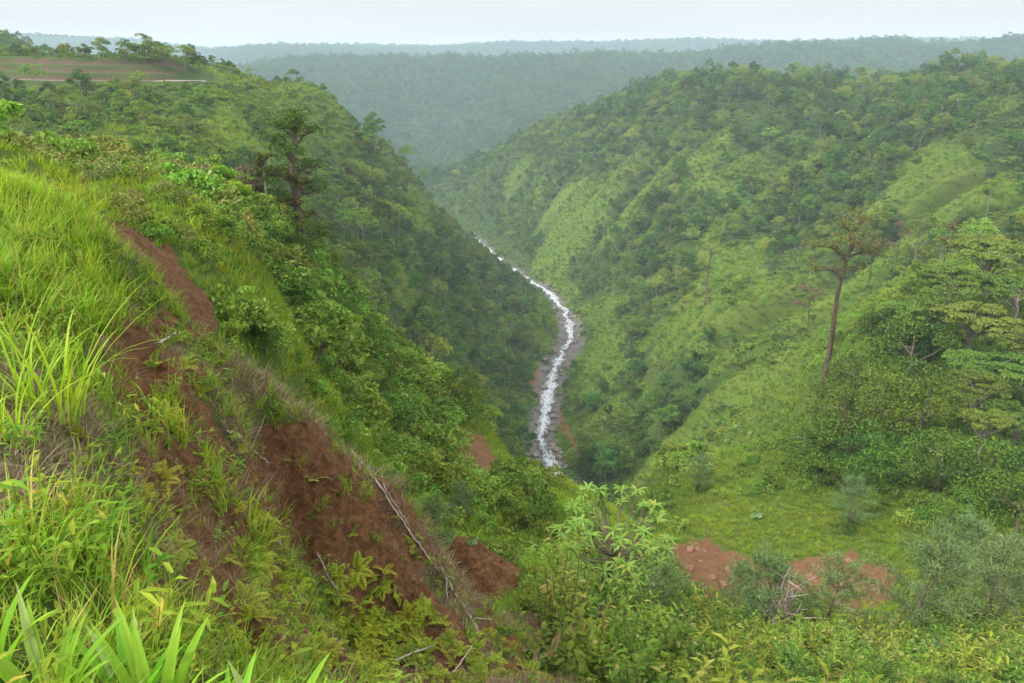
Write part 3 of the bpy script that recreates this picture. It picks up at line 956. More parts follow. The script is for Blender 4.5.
M_grassfar = foliage_mat('slope_grass', (0.125, 0.225, 0.016), (0.235, 0.320, 0.040), (0.30, 0.25, 0.10), 0.3, 7, 0.4)
M_straw = foliage_mat('dry_straw', (0.13, 0.088, 0.052), (0.33, 0.245, 0.15), (0.22, 0.26, 0.07), 0.15, 0, 0.4, hue=0.01)
M_fern = foliage_mat('fern_fronds', (0.17, 0.270, 0.022), (0.33, 0.40, 0.06), (0.36, 0.30, 0.06), 0.3, 1.5, 0.4)
M_herb = foliage_mat('herb_leaves', (0.080, 0.175, 0.016), (0.19, 0.29, 0.036), (0.32, 0.32, 0.06), 0.3, 1.5, 0.45)
M_leafy = foliage_mat('broad_shrub_leaves', (0.060, 0.125, 0.016), (0.17, 0.245, 0.042), (0.26, 0.25, 0.10), 0.28, 4, 0.75, hue=0.04)
M_rosette = foliage_mat('long_pale_leaves', (0.15, 0.24, 0.035), (0.26, 0.34, 0.075), (0.30, 0.28, 0.06), 0.3, 0, 0.2)
M_lily = foliage_mat('broad_grass_leaves', (0.19, 0.40, 0.03), (0.33, 0.52, 0.07), (0.38, 0.46, 0.20), 0.45, 0, 0.2, 0.4)
M_scrub = foliage_mat('brownish_scrub_leaves', (0.115, 0.165, 0.035), (0.20, 0.235, 0.075), (0.26, 0.18, 0.10), 0.2, 5, 0.4)
M_gunnera = foliage_mat('large_round_leaves', (0.08, 0.16, 0.045), (0.15, 0.24, 0.09), None, 0.25, 0, 0.3)
M_orange = foliage_mat('orange_flowers', (0.45, 0.30, 0.02), (0.55, 0.20, 0.02), (0.2, 0.3, 0.03), 0.3, 0, 0.1)
M_olive = foliage_mat('olive_tufts', (0.055, 0.085, 0.018), (0.145, 0.165, 0.040), (0.20, 0.13, 0.045), 0.15, 0, 0.3)
M_plume = foliage_mat('pink_grass_plume', (0.36, 0.22, 0.15), (0.48, 0.34, 0.25), None, 0.4, 0, 0.1, hue=0.01)
M_bark = plain_mat('bark', (0.10, 0.075, 0.055), (0.20, 0.16, 0.125), 2.2, 0.95, 0.5)
M_palebark = plain_mat('pale_bark', (0.20, 0.16, 0.13), (0.34, 0.29, 0.25), 2.5, 0.9, 0.4)
M_mossbark = plain_mat('mossy_bark', (0.06, 0.042, 0.028), (0.16, 0.115, 0.08), 1.3, 0.95, 0.8)
M_stick = plain_mat('weathered_wood', (0.26, 0.20, 0.17), (0.46, 0.38, 0.33), 9, 0.9, 0.4)
M_rock = plain_mat('river_stone', (0.12, 0.10, 0.09), (0.27, 0.235, 0.205), 1.4, 0.85, 0.6)

# ------------------------------------------------------------------ kinds of tree and bush
FT = []   # forest trees: (crown, trunk, height)
for k, (h, w, ch, mat) in enumerate([(12, 3.4, 7.5, M_forest), (16, 3.6, 6.5, M_forest), (10, 3.0, 7.0, M_forest2), (14, 4.4, 5.2, M_forest2), (9, 3.2, 7.2, M_forest)]):
    cm, tm = tree_meshes(200 + k, h, w, ch, 22, 62, 0.62, 0.36, 'round', (mat, M_palebark if k in (1, 3) else M_bark), 'forest_tree', 0.2, 5, 6)
    FT.append((cm, tm, h))
FJ = [joined('forest_tree_small', c, t) for c, t, h in FT]
FFAR = []
for k, (h, w, ch, mat) in enumerate([(12, 4.2, 9, M_far), (14, 4.6, 9, M_far), (10, 4.0, 8, M_far), (11, 5, 7, M_far)]):
    cm, tm = tree_meshes(230 + k, h, w, ch, 13, 26, 1.15, 0.8, 'round', (mat, M_bark), 'far_tree', 0.25, 1, 4)
    FFAR.append(cm)


def bush_mesh(seed, w, h, k, leaves, ln, wd, mat, name, stem=True):
    r = np.random.default_rng(seed); mb = MB()
    for x, y, z, rad in crown_clumps(r, w, h, k, 'round'):
        z = max(z - rad * 0.5, rad * 0.25)
        clump_leaves(mb, (x, y, z), rad, int(leaves * (0.7 + 0.6 * r.random())), ln, wd, r, 0.85)
    mats = [mat]
    if stem:
        mats.append(M_bark)
        for x, y, z, rad in crown_clumps(r, w * 0.7, h * 0.7, 4, 'round'):
            mb.tube(crooked(r, (0, 0, -0.3), (x, y, z), 4, 0.05), np.linspace(0.05, 0.02, 4), 4, 1)
    return mb.mesh(name, mats)


SH = [bush_mesh(300 + k, w, h, n, 46, 0.26, 0.14, M_shrub, 'shrub') for k, (w, h, n) in enumerate([(1.1, 1.7, 13), (1.4, 1.5, 15), (0.9, 2.1, 13), (1.5, 2.0, 17)])]
SH.append(bush_mesh(310, 1.3, 1.3, 14, 40, 0.22, 0.11, M_scrub, 'scrub_bush'))
LOW = [bush_mesh(320 + k, w, h, 8, 26, 0.50, 0.32, M_low, 'low_bush', False) for k, (w, h) in enumerate([(1.4, 1.5), (1.7, 1.3), (1.2, 2.0)])]


def leafy_mesh(seed, n, h, spread, ln, wd, mat, name):
    """many upright leafy stems"""
    r = np.random.default_rng(seed); mb = MB()
    for i in range(n):
        a = r.random() * 6.283; q = math.sqrt(r.random()) * spread
        b0 = np.array([math.cos(a) * q * 0.4, math.sin(a) * q * 0.4, -0.1])
        hh = h * (0.6 + 0.5 * r.random())
        tip = np.array([math.cos(a) * q * 1.3, math.sin(a) * q * 1.3, hh])
        p = crooked(r, b0, tip, 5, 0.03)
        mb.tube(p, np.linspace(0.018, 0.008, 5), 4, 1)
        for j in range(13):
            t = 0.25 + 0.75 * j / 12; c0 = np.array([np.interp(t * 4, range(5), p[:, d]) for d in range(3)])
            az = j * 2.4 + r.random()
            d = np.array([math.cos(az), math.sin(az), 0.25 + 0.8 * (t > 0.9) + 0.3 * r.normal()])
            mb.blade(c0, d, ln * (0.7 + 0.6 * r.random()), wd * (0.7 + 0.5 * r.random()), 0.7, 2, 0, 0.2)
    return mb.mesh(name, [mat, M_bark])


LEAFY = [leafy_mesh(340, 15, 1.5, 0.9, 0.32, 0.13, M_leafy, 'leafy_shrub'), leafy_mesh(341, 17, 1.1, 0.95, 0.27, 0.14, M_leafy, 'leafy_shrub'), leafy_mesh(342, 13, 1.9, 0.8, 0.36, 0.12, M_leafy, 'leafy_shrub')]


def tuft_mesh(seed, n, ln, wd, spread, mat, name, lean=0.5, bend=0.9, seg=3):
    r = np.random.default_rng(seed); mb = MB()
    for i in range(n):
        a = r.random() * 6.283; q = math.sqrt(r.random()) * spread
        az = a + r.normal() * 0.8
        l = lean * (0.3 + 1.0 * r.random())
        d = np.array([math.cos(az) * math.sin(l), math.sin(az) * math.sin(l), math.cos(l)])
        mb.blade((math.cos(a) * q, math.sin(a) * q, -0.03), d, ln * (0.5 + 0.7 * r.random()), wd * (0.7 + 0.6 * r.random()), bend * (0.4 + 1.1 * r.random()), seg, 0, 0.12, 0.0)
    return mb.mesh(name, [mat])


GR = [tuft_mesh(360, 18, 0.30, 0.010, 0.10, M_grass, 'grass_tuft'), tuft_mesh(361, 16, 0.40, 0.012, 0.12, M_grass, 'grass_tuft', 0.4, 1.1), tuft_mesh(362, 20, 0.2, 0.009, 0.12, M_grass, 'grass_tuft', 0.7, 0.8)]
GRL = [tuft_mesh(365, 20, 0.55, 0.014, 0.16, M_grass, 'long_grass_tuft', 0.35, 1.0), tuft_mesh(366, 20, 0.65, 0.013, 0.18, M_grass, 'long_grass_tuft', 0.45, 1.2)]
GRF = [tuft_mesh(370, 26, 0.6, 0.05, 0.35, M_grassfar, 'slope_grass_tuft', 0.7, 0.9, 2), tuft_mesh(371, 24, 0.8, 0.06, 0.4, M_grassfar, 'slope_grass_tuft', 0.6, 1.0, 2)]
ST = [tuft_mesh(375, 24, 0.30, 0.008, 0.12, M_straw, 'straw', 1.0, 0.7), tuft_mesh(376, 22, 0.36, 0.008, 0.14, M_straw, 'straw', 0.95, 0.9)]
STW = [tuft_mesh(377, 22, 0.34, 0.018, 0.16, M_straw, 'straw', 0.95, 0.7, 2), tuft_mesh(378, 20, 0.42, 0.02, 0.18, M_straw, 'straw', 0.9, 0.9, 2)]
GRW = [tuft_mesh(367, 20, 0.32, 0.02, 0.14, M_grass, 'grass_tuft', 0.6, 0.9, 2), tuft_mesh(368, 20, 0.40, 0.022, 0.16, M_grass, 'grass_tuft', 0.55, 1.0, 2)]


def herb_mesh(seed, n, h, ln, wd, mat):
    r = np.random.default_rng(seed); mb = MB()
    for i in range(n):
        a = r.random() * 6.283; q = 0.14 * math.sqrt(r.random())
        top = np.array([math.cos(a) * q * 2, math.sin(a) * q * 2, h * (0.6 + 0.6 * r.random())])
        p = crooked(r, (math.cos(a) * q, math.sin(a) * q, -0.02), top, 4, 0.01)
        mb.tube(p, np.linspace(0.004, 0.002, 4), 3, 0)
        for j in range(8):
            t = 0.2 + 0.8 * j / 7; c0 = np.array([np.interp(t * 3, range(4), p[:, d]) for d in range(3)])
            az = j * 2.4 + r.random()
            mb.blade(c0, (math.cos(az), math.sin(az), 0.35 + 0.3 * r.normal()), ln * (0.6 + 0.7 * r.random()), wd, 0.8, 2, 0, 0.2)
    return mb.mesh('herb', [mat])


HB = [herb_mesh(380, 6, 0.24, 0.085, 0.028, M_herb), herb_mesh(381, 7, 0.16, 0.06, 0.03, M_herb), herb_mesh(382, 5, 0.34, 0.11, 0.022, M_herb)]


def fern_mesh(seed, n, ln):
    r = np.random.default_rng(seed); mb = MB()
    for i in range(n):
        az = i * 6.283 / n + r.normal() * 0.35; h = np.array([math.cos(az), math.sin(az), 0]); s = np.array([-h[1], h[0], 0])
        el = 0.9 + 0.25 * r.normal(); bend = 1.2 + 0.5 * r.random(); L_ = ln * (0.65 + 0.5 * r.random())
        p = np.zeros(3); pts = [p.copy()]; dirs = []
        K = 14
        for k in range(K):
            a = el - bend * k / K; d = h * math.cos(a) + np.array([0, 0, math.sin(a)])
            p = p + d * L_ / K; pts.append(p.copy()); dirs.append(d)
        mb.tube(np.array(pts), np.linspace(0.004, 0.0015, K + 1), 3, 0)
        c, t, nn, ll, ww = [], [], [], [], []
        for k in range(2, K):
            q = k / K; w = L_ * 0.24 * math.sin(math.pi * (0.18 + 0.82 * q)) ** 0.8 + 0.008
            up = np.cross(s, dirs[k]) * -1
            for sg in (-1, 1):
                d = s * sg + dirs[k] * 0.45 - up * 0.15
                d /= np.linalg.norm(d)
                c.append(pts[k] + d * w * 0.5); t.append(d); nn.append(up); ll.append(w); ww.append(L_ / K * 0.8)
        mb.leaves(c, np.array(t), np.array(nn), np.array(ll), np.array(ww), 0, 0.05)
    return mb.mesh('fern', [M_fern])


FE = [fern_mesh(390, 8, 0.42), fern_mesh(391, 9, 0.5), fern_mesh(392, 7, 0.34), fern_mesh(393, 10, 0.38)]


def feather_meshes(seed, h, w, n):
    r = np.random.default_rng(seed); cr, tr = MB(), MB()
    tp = crooked(r, (0, 0, -0.5), (0.2, 0.1, h * 0.92), 8, 0.1)
    tr.tube(tp, np.linspace(0.07, 0.02, 8), 5)
    for i in range(n):
        t = 0.15 + 0.85 * i / n; b0 = np.array([np.interp(t * 7, range(8), tp[:, d]) for d in range(3)])
        az = i * 2.4 + r.normal() * 0.3; rad = w * (0.55 + 0.55 * r.random()) * math.sin(math.pi * min(0.96, 0.25 + 0.72 * t)) ** 0.7
        e = b0 + np.array([math.cos(az) * rad, math.sin(az) * rad, h * 0.10 + rad * 0.35])
        p = crooked(r, b0, e, 6, 0.05)
        tr.tube(p, np.linspace(0.022, 0.007, 6), 4)
        k = 120
        q = 0.25 + 0.78 * r.random(k)
        c = np.stack([np.interp(q * 5, range(6), p[:, d]) for d in range(3)], 1) + r.normal(size=(k, 3)) * np.array([0.17, 0.17, 0.12])
        d = (e - b0)[None] / np.linalg.norm(e - b0) * 0.5 + r.normal(size=(k, 3)) * 0.7 + np.array([0, 0, 0.15])
        cr.leaves(c, d, r.normal(size=(k, 3)) + np.array([0, 0, 0.8]), 0.34 * (0.6 + 0.8 * r.random(k)), 0.04, 0)
    return cr.mesh('feathery_crown', [M_feather]), tr.mesh('feathery_trunk', [M_bark], True)


FEA = [feather_meshes(400, 5.0, 2.3, 34), feather_meshes(401, 4.6, 2.0, 30), feather_meshes(402, 5.4, 2.6, 36)]


def flat_meshes(seed, h, w):
    """umbrella tree: forked trunk, level plates of foliage in tiers"""
    r = np.random.default_rng(seed); cr, tr = MB(), MB()
    tp = crooked(r, (0, 0, -0.6), (r.normal() * 0.5, r.normal() * 0.5, h * 0.62), 6, 0.18)
    tr.tube(tp, np.linspace(0.26, 0.15, 6), 7)
    n = 15
    for i in range(n):
        az = i * 2.4 + r.normal() * 0.4; q = w * (0.25 + 0.6 * math.sqrt((i + 0.5) / n)); z = h * (0.98 - 0.22 * (q / w) - 0.16 * r.random())
        e = np.array([math.cos(az) * q, math.sin(az) * q, z])
        b0 = tp[3 + i % 3]
        p = crooked(r, b0, e, 6, 0.15); p[:, 2] += 0.5 * np.sin(np.linspace(0, 3.14, 6)) * 0.4
        tr.tube(p, np.linspace(0.11, 0.03, 6), 5)
        for j in range(6):
            o_ = r.normal(size=2) * w * 0.15; rad = w * (0.12 + 0.09 * r.random())
            clump_leaves(cr, (e[0] + o_[0], e[1] + o_[1], e[2] + 0.1 + r.normal() * 0.2), rad, 80, 0.36, 0.20, r, 0.22, 0.05, 0, 1.5)
    return cr.mesh('flat_crown', [M_flat]), tr.mesh('flat_trunk', [M_palebark], True)


FL = [flat_meshes(420, 9.0, 5.2), flat_meshes(421, 8.0, 4.6), flat_meshes(422, 10.0, 5.8)]
DK = [tree_meshes(440 + k, h, w, ch, 24, 160, 0.32, 0.18, 'round', (M_darktree, M_bark), 'dense_tree', 0.25, 6) for k, (h, w, ch) in enumerate([(8.5, 4.6, 7.5), (7.5, 4.0, 7.0), (9.5, 4.2, 8.0)])]


# ------------------------------------------------------------------ planting: the big masses
def eul(n, r, tilt=0.08):
    return np.stack([r.normal(size=n) * tilt, r.normal(size=n) * tilt, r.random(n) * 6.283], 1)


def split_largest(x, y, z, size, n):
    """indices of the n that show largest, and of the rest"""
    px, py = project(x, y, z + size * 0.5)
    inside = (px > -5) & (px < W + 5) & (py > -5) & (py < H + 5) & visible(x, y, z, size * 0.8, -0.002)
    ap = size / np.sqrt(x ** 2 + y ** 2 + z ** 2) * np.where(inside, 1, 0.001)
    o_ = np.argsort(-ap)
    return o_[:n], o_[n:]


# forest on the walls
x, y, z, r = candidates(-560, 560, 165, 950, 4.9, 500, 11)
px, py = project(x, y, z)
lu = lush_at(x, y, px, py)
p = np.clip(0.92 - 1.15 * lu, 0.02, 1.0)
_td = y - road_at(x)
g_ = gully(x, y)
onr = (x > 50) & (y < 900) & (py > 105)
p = np.where(onr, np.clip(p * (1.75 - 1.6 * g_), 0.015, 1.0), p)
hillcut = (_td > -16) & (_td < 25) & (x < rp[-1, 0] + 4)
p = np.where(hillcut, 0.0, p)
p = np.where((px < 210) & (py > 84) & (y < 300), p * 0.8, p)
m = (r.random(len(x)) < p) & river_clear(x, y, np.where(y > 410, 9.0, 4.0)) & ~on_soil(px, py, y)
x, y, z, lu = x[m], y[m], z[m], lu[m]
n = len(x); var = r.integers(0, 5, n); hf = np.array([t[2] for t in FT])
patch = fbm(x / 40, y / 40, 520, 3)
var = np.where((lu > 0.45) | (patch > 0.6), np.where(r.random(n) < 0.7, np.where(r.random(n) < 0.5, 2, 3), var), np.where((var == 2) | (var == 3), np.where(r.random(n) < 0.6, 0, var), var))
near_river = np.clip((y - 100) / 900, 0.0, 0.5)
sc = np.where(r.random(n) < 0.07, 1.05 + 0.3 * r.random(n), 0.40 + 0.66 * r.random(n) ** 1.5) * np.where(x > 0, 0.95, 0.92) * np.where(lu > 0.5, 0.7, 1.0) * np.where((x < -60) & (y < 300), 0.62, 1.0) * np.where((x < -70) & (y > 265), 0.5, 1.0) * np.where((np.abs(x - 10) < 60) & (y > 400), 0.75, 1.0)
hgt = hf[var] * sc
sel, rest = split_largest(x, y, z, hgt, 300)
print('forest trees', n)


def where_words(xx, yy):
    if xx < 10 + (yy - 250) * 0.02:
        return 'on the left wall of the gorge' if yy < 420 else 'on the far end of the left spur'
    return 'on the right wall of the gorge' if yy < 420 else 'on the far shoulder of the right wall'


for i in sel:
    v = var[i]; w_ = where_words(x[i], y[i])
    tone_ = 'olive green forest tree' if v in (2, 3) else 'dark green forest tree'
    lab = f"{tone_} of the dense woodland {w_}"
    pos = (x[i], y[i], z[i] - 0.3); rz = r.random() * 6.283
    ap = hgt[i] * 750 / math.hypot(x[i], y[i])
    if ap > 18:
        thing('forest_tree', lab, 'tree', [('crown', FT[v][0]), ('trunk', FT[v][1])], pos, rz, sc[i], f'forest trees {w_}')
    else:
        single('forest_tree', lab, 'tree', FJ[v], pos, rz, sc[i], f'forest trees {w_}')
pts = np.stack([x, y, z - 0.3], 1)[rest]
# the same woodland goes on over the far hills
fx, fy, fz, r2 = candidates(-2500, 3000, 950, 3500, 11.5, 501, 14)
keepf = r2.random(len(fx)) < np.where(fy > 2900, 0.75, 0.97)
fx, fy, fz = fx[keepf], fy[keepf], fz[keepf]
gx, gy, gz, r3 = candidates(-4000, 4500, 3500, 5300, 26, 502, 20)
farx = np.concatenate([fx, gx]); fary = np.concatenate([fy, gy]); farz = np.concatenate([fz, gz])
fs = np.concatenate([np.where(r2.random(len(fx)) < 0.12, 1.5 + 0.5 * r2.random(len(fx)), 0.75 + 0.7 * r2.random(len(fx)) ** 1.5), 1.6 + 0.9 * r3.random(len(gx))])
print('far trees', len(farx))
tall = np.stack([sc[rest]] * 3, 1) * np.stack([1 + 0.15 * r.normal(size=len(rest)), 1 + 0.15 * r.normal(size=len(rest)), np.ones(len(rest))], 1)
scatter('forest', 'dense tropical forest covering the walls of the gorge and the far hills',
        np.concatenate([pts, np.stack([farx, fary, farz - 0.8], 1)]),
        np.concatenate([eul(len(rest), r), eul(len(farx), r)]),
        np.concatenate([tall, np.stack([fs] * 3, 1)]),
        np.concatenate([var[rest], 5 + r.integers(0, 4, len(farx))]), FJ + FFAR)

# low bush cover between and below the trees
x, y, z, r = candidates(-520, 520, 95, 950, 2.5, 510, 2.0)
px, py = project(x, y, z)
lu = lush_at(x, y, px, py)
m = river_clear(x, y, -3.8 + 5.0 * vnoise(x / 7, y / 7, 512)) & ~on_soil(px, py, y) & (r.random(len(x)) < np.where(lu > 0.6, 0.85, 0.8)) & ~((y - road_at(x) > -8) & (y - road_at(x) < 23) & (x < rp[-1, 0] + 2))
m &= ~((y < 190) & (x > 0) & (r.random(len(x)) < 0.3))
clearing = inpoly(px, py, GRASSY[1][0]) & (y > 240)
m &= ~(clearing & (r.random(len(x)) < 0.45))
x, y, z, lu = x[m], y[m], z[m], lu[m]; n = len(x)
print('low bushes', n)
s_ = (0.45 + 0.85 * r.random(n) ** 1.5) * np.where(lu > 0.6, 0.62 + 0.5 * sstep(0.5, 0.6, fbm(x / 25, y / 12, 515, 3)), 1.0)
scatter('undergrowth', 'low green bushes and vines carpeting the slopes', np.stack([x, y, z - 0.1], 1), eul(n, r, 0.15), np.stack([s_, s_, s_ * (0.6 + 0.4 * r.random(n))], 1), r.integers(0, 3, n), LOW)

# bright shrubs on the shoulder below the viewpoint (left) and on the spur (right)
xa, ya, za, r = candidates(-75, 30, 24, 125, 1.65, 530, 1.8)
px, py = project(xa, ya, za)
dens = 0.95 - 0.7 * sstep(0.52, 0.62, fbm(xa / 9, ya / 9, 533, 3)) * (px > 400) * (py > 400)
grassy_left = inpoly(px, py, [(130, 205), (205, 215), (262, 275), (310, 350), (290, 352), (225, 290), (180, 235), (120, 222)])
dens = np.where(grassy_left, 0.03, dens)
dens = np.where(inpoly(px, py, [(436, 425), (494, 425), (522, 482), (458, 494)]) & (ya > 36) & (ya < 85), 0.05, dens)
dens = np.where(inpoly(px, py, [(505, 445), (560, 455), (610, 490), (600, 520), (540, 512)]), 0.12, dens)
m = (r.random(len(xa)) < dens) & ~on_soil(px, py, ya) & (px < 590)
xa, ya, za = xa[m], ya[m], za[m]
xb, yb, zb, rb = candidates(5, 150, 84, 190, 2.3, 531, 1.8)
px, py = project(xb, yb, zb)
spur_grass = sstep(0.45, 0.6, fbm(xb / 13, yb / 13, 535, 3)) * (px < 800)
bench_edge = inpoly(px, py, [(640, 480), (760, 470), (900, 520), (905, 560), (660, 548)])
m = (rb.random(len(xb)) < np.where(bench_edge, 0.13, 0.8 - 0.55 * spur_grass)) & ~on_soil(px, py, yb) & (px > 585)
xb, yb, zb = xb[m], yb[m], zb[m]
x = np.concatenate([xa, xb]); y = np.concatenate([ya, yb]); z = np.concatenate([za, zb]); n = len(x)
s_ = (0.55 + 0.9 * r.random(n) ** 1.6) * np.where((y < 40) & (x < 10), 0.6, 1.0)
big = r.random(n) < 0.10
s_ = np.where(big, s_ * 1.45, s_)
v_ = r.integers(0, 4, n)
_px, _py = project(x, y, z)
v_ = np.where((_px < 235) & (_py < 240) & (y < 80) & (r.random(n) < 0.75), 4, v_)
sh = np.array([1.9, 1.7, 2.3, 2.2, 1.4])[v_] * s_
sel, rest = split_largest(x, y, z, sh, 300)
print('shrubs', n)
for i in sel:
    if x[i] < 18 and y[i] < 125:
        lab, gp = ('low brownish green scrub bush on the upper left shoulder', 'scrub on the upper left shoulder') if v_[i] == 4 else ('rounded bright green shrub on the sunlit left shoulder of the gorge', 'shrubs on the left shoulder')
    else:
        lab, gp = 'rounded green shrub on the spur right of the river', 'shrubs on the right spur'
    single('shrub', lab, 'shrub', SH[v_[i]], (x[i], y[i], z[i] - 0.1), r.random() * 6.283, s_[i], gp, (r.normal() * 0.08, r.normal() * 0.08))
scatter('shrubbery', 'thick green shrubs covering the shoulder and the spur', np.stack([x, y, z - 0.1], 1)[rest], eul(len(rest), r, 0.1), s_[rest], v_[rest], SH)

# leafy shrubs on the steep slope under the viewpoint, lower right
x, y, z, r = candidates(-1, 62, 9.5, 62, 0.98, 540, 1.2)
px, py = project(x, y, z)
m = ~on_soil(px, py, y) & (px > 470 + 60 * (y < 14)) & ~((y > 47) & (px > 650) & (px < 905)) & (r.random(len(x)) < np.where(y < 14, 0.35, np.where(y > 45, 0.6, 0.88))) & ~((px < 640) & (py < 560)) & ~((px > 425) & (px < 520) & (y < 19))
x, y, z = x[m], y[m], z[m]; n = len(x)
s_ = (0.5 + 0.6 * r.random(n)) * np.where(y > 30, 1.15, 0.85); v_ = r.integers(0, 3, n)
alt = (r.random(n) < 0.38) & (y > 12); v_ = np.where(alt, 3 + r.integers(0, 5, n), v_); s_ = np.where(alt, s_ * 0.62, s_)
MIX = LEAFY + SH
sel, rest = split_largest(x, y, z, np.array([1.5, 1.1, 1.9, 1.9, 1.7, 2.3, 2.2, 1.4])[v_] * s_, 290)
print('leafy', n)
for i in sel:
    single('leafy_shrub', 'broad leaved green shrub on the steep slope below the viewpoint' if v_[i] < 3 else ('brownish scrubby bush on the steep slope below the viewpoint' if v_[i] == 7 else 'small leaved rounded shrub on the steep slope below the viewpoint'), 'shrub', MIX[v_[i]], (x[i], y[i], z[i]), r.random() * 6.283, s_[i], 'leafy shrubs on the lower right slope', (r.normal() * 0.1, r.normal() * 0.1))
if len(rest):
    scatter('thicket', 'leafy thicket filling the steep slope below the viewpoint', np.stack([x, y, z], 1)[rest], eul(len(rest), r, 0.1), s_[rest], v_[rest], MIX)

# ------------------------------------------------------------------ grass, herbs and straw
x, y, z, r = candidates(-14, 16, 1.3, 17.5, 0.095, 550, 0.3)
px, py = project(x, y, z); n = len(x)
dd = np.hypot(x, y)
lushg = sstep(330, 250, py + 0.10 * px) * (px < 200)
dr = sstep(0.33, 0.50, fbm(x * 0.55, y * 0.55, 61, 3)) * sstep(300, 400, py)
crest = inpoly(px, py, [(205, 335), (300, 405), (400, 482), (486, 610), (455, 628), (395, 525), (330, 440), (240, 385)])
dr = np.maximum(dr, crest * 0.8)
scp = inpoly(px, py, SCARP) & (y < 16)
dr = np.maximum(dr, scp * (0.25 + 0.6 * vnoise(x * 1.2, y * 1.2, 571)))
bare = soil_at(x, y); osl = (bare > 0.5) & (r.random(n) < 0.8)
keep_ = r.random(n) < 0.62 * np.minimum(steep(x, y), 3.0) ** 0.9 * np.clip(1.0 - 0.045 * (dd - 3), 0.45, 1) * np.where(osl, 0.20, 1.0) * np.where(crest, 1.3, np.where(scp, 0.95, 1.0))
k_long = (r.random(n) < 0.5 * lushg) & ~osl
k_dry = (r.random(n) < 0.86 * dr) & ~k_long
k_herb = (r.random(n) < np.where(osl, 0.55, np.where(px > 480, 0.55, np.where(dr > 0.5, 0.4, 0.26)))) & ~k_long & ~k_dry
kind = np.where(k_long, 1, np.where(k_dry, 2, np.where(k_herb, 3, 0)))
v_ = np.choose(kind, [r.integers(0, 3, n), 3 + r.integers(0, 2, n), 5 + r.integers(0, 2, n), 7 + r.integers(0, 3, n)])
s_ = 0.6 + 0.6 * r.random(n)
wide = dd > 7.5
v_ = np.where((kind == 2) & wide, 10 + r.integers(0, 2, n), np.where((kind == 0) & wide, 12 + r.integers(0, 2, n), v_))
s_ = np.where((kind == 0) & (dr > 0.4), s_ * 0.8, np.where(kind == 1, s_ * 0.62, np.where(kind == 2, s_ * np.where(crest, 1.0, 0.66), s_))) * np.where(dd < 3.2, 0.75, 1.0) * np.where(osl, 0.55, 1.0)
for nm, lab, ks in (('grass', 'fresh green grass and herbs growing over the near bank', (0, 1)), ('dry_grass', 'brown dead straw lying on the near bank', (2,)), ('herbs', 'small leafy herbs among the grass of the near bank', (3,))):
    mm = keep_ & np.isin(kind, ks)
    print(nm, mm.sum())
    scatter(nm, lab, np.stack([x, y, z], 1)[mm], eul(mm.sum(), r, 0.15), s_[mm], v_[mm], GR + GRL + ST + HB + STW + GRW)

x, y, z, r = candidates(-80, 75, 15, 128, 0.46, 555, 0.6)
px, py = project(x, y, z)
g_ = fbm(x / 6, y / 6, 557, 3)
m = (soil_at(x, y) < 0.5) & (r.random(len(x)) < 0.75 * np.minimum(steep(x, y), 3.0) * np.where((px > 500) & (py > 590), 0.25, np.where(y < 45, 0.95, np.where(inpoly(px, py, [(380, 380), (600, 470), (560, 540), (420, 520)]) | ((px > 600) & (py > 380)), 0.75, 0.42))))
x, y, z = x[m], y[m], z[m]; n = len(x)
print('slope grass', n)
s_ = (0.5 + 0.6 * r.random(n)) * np.where(y < 30, 0.7, 1.0)
x2, y2, z2, r2 = candidates(-420, 420, 128, 640, 2.1, 556, 1.5)
px2, py2 = project(x2, y2, z2)
m2 = (lush_at(x2, y2, px2, py2) > 0.45) & river_clear(x2, y2, 1.0) & (r2.random(len(x2)) < 0.8) & ~((y2 - road_at(x2) > -4) & (y2 - road_at(x2) < 23) & (x2 < rp[-1, 0] + 2))
x, y, z = np.concatenate([x, x2[m2]]), np.concatenate([y, y2[m2]]), np.concatenate([z, z2[m2]])
s_ = np.concatenate([s_, 1.5 + 1.6 * r2.random(m2.sum())]); n = len(x)
print('slope grass', n)
scatter('slope_grass', 'yellow green grass growing over the slopes and the bench', np.stack([x, y, z], 1), eul(n, r, 0.15), s_, r.integers(0, 2, n), GRF)


# ------------------------------------------------------------------ single trees, plants and other things one can point at
def at(px, py, ymin=1.2, up=0.0):
    h = hit(px, py, ymin)
    return (float(h[0]), float(h[1]), float(h[2]) + up)


def px_to_m(p, n):
    """how many metres n picture points cover at a place"""
    return n / FPX * math.sqrt(p[0] ** 2 + p[1] ** 2 + p[2] ** 2)


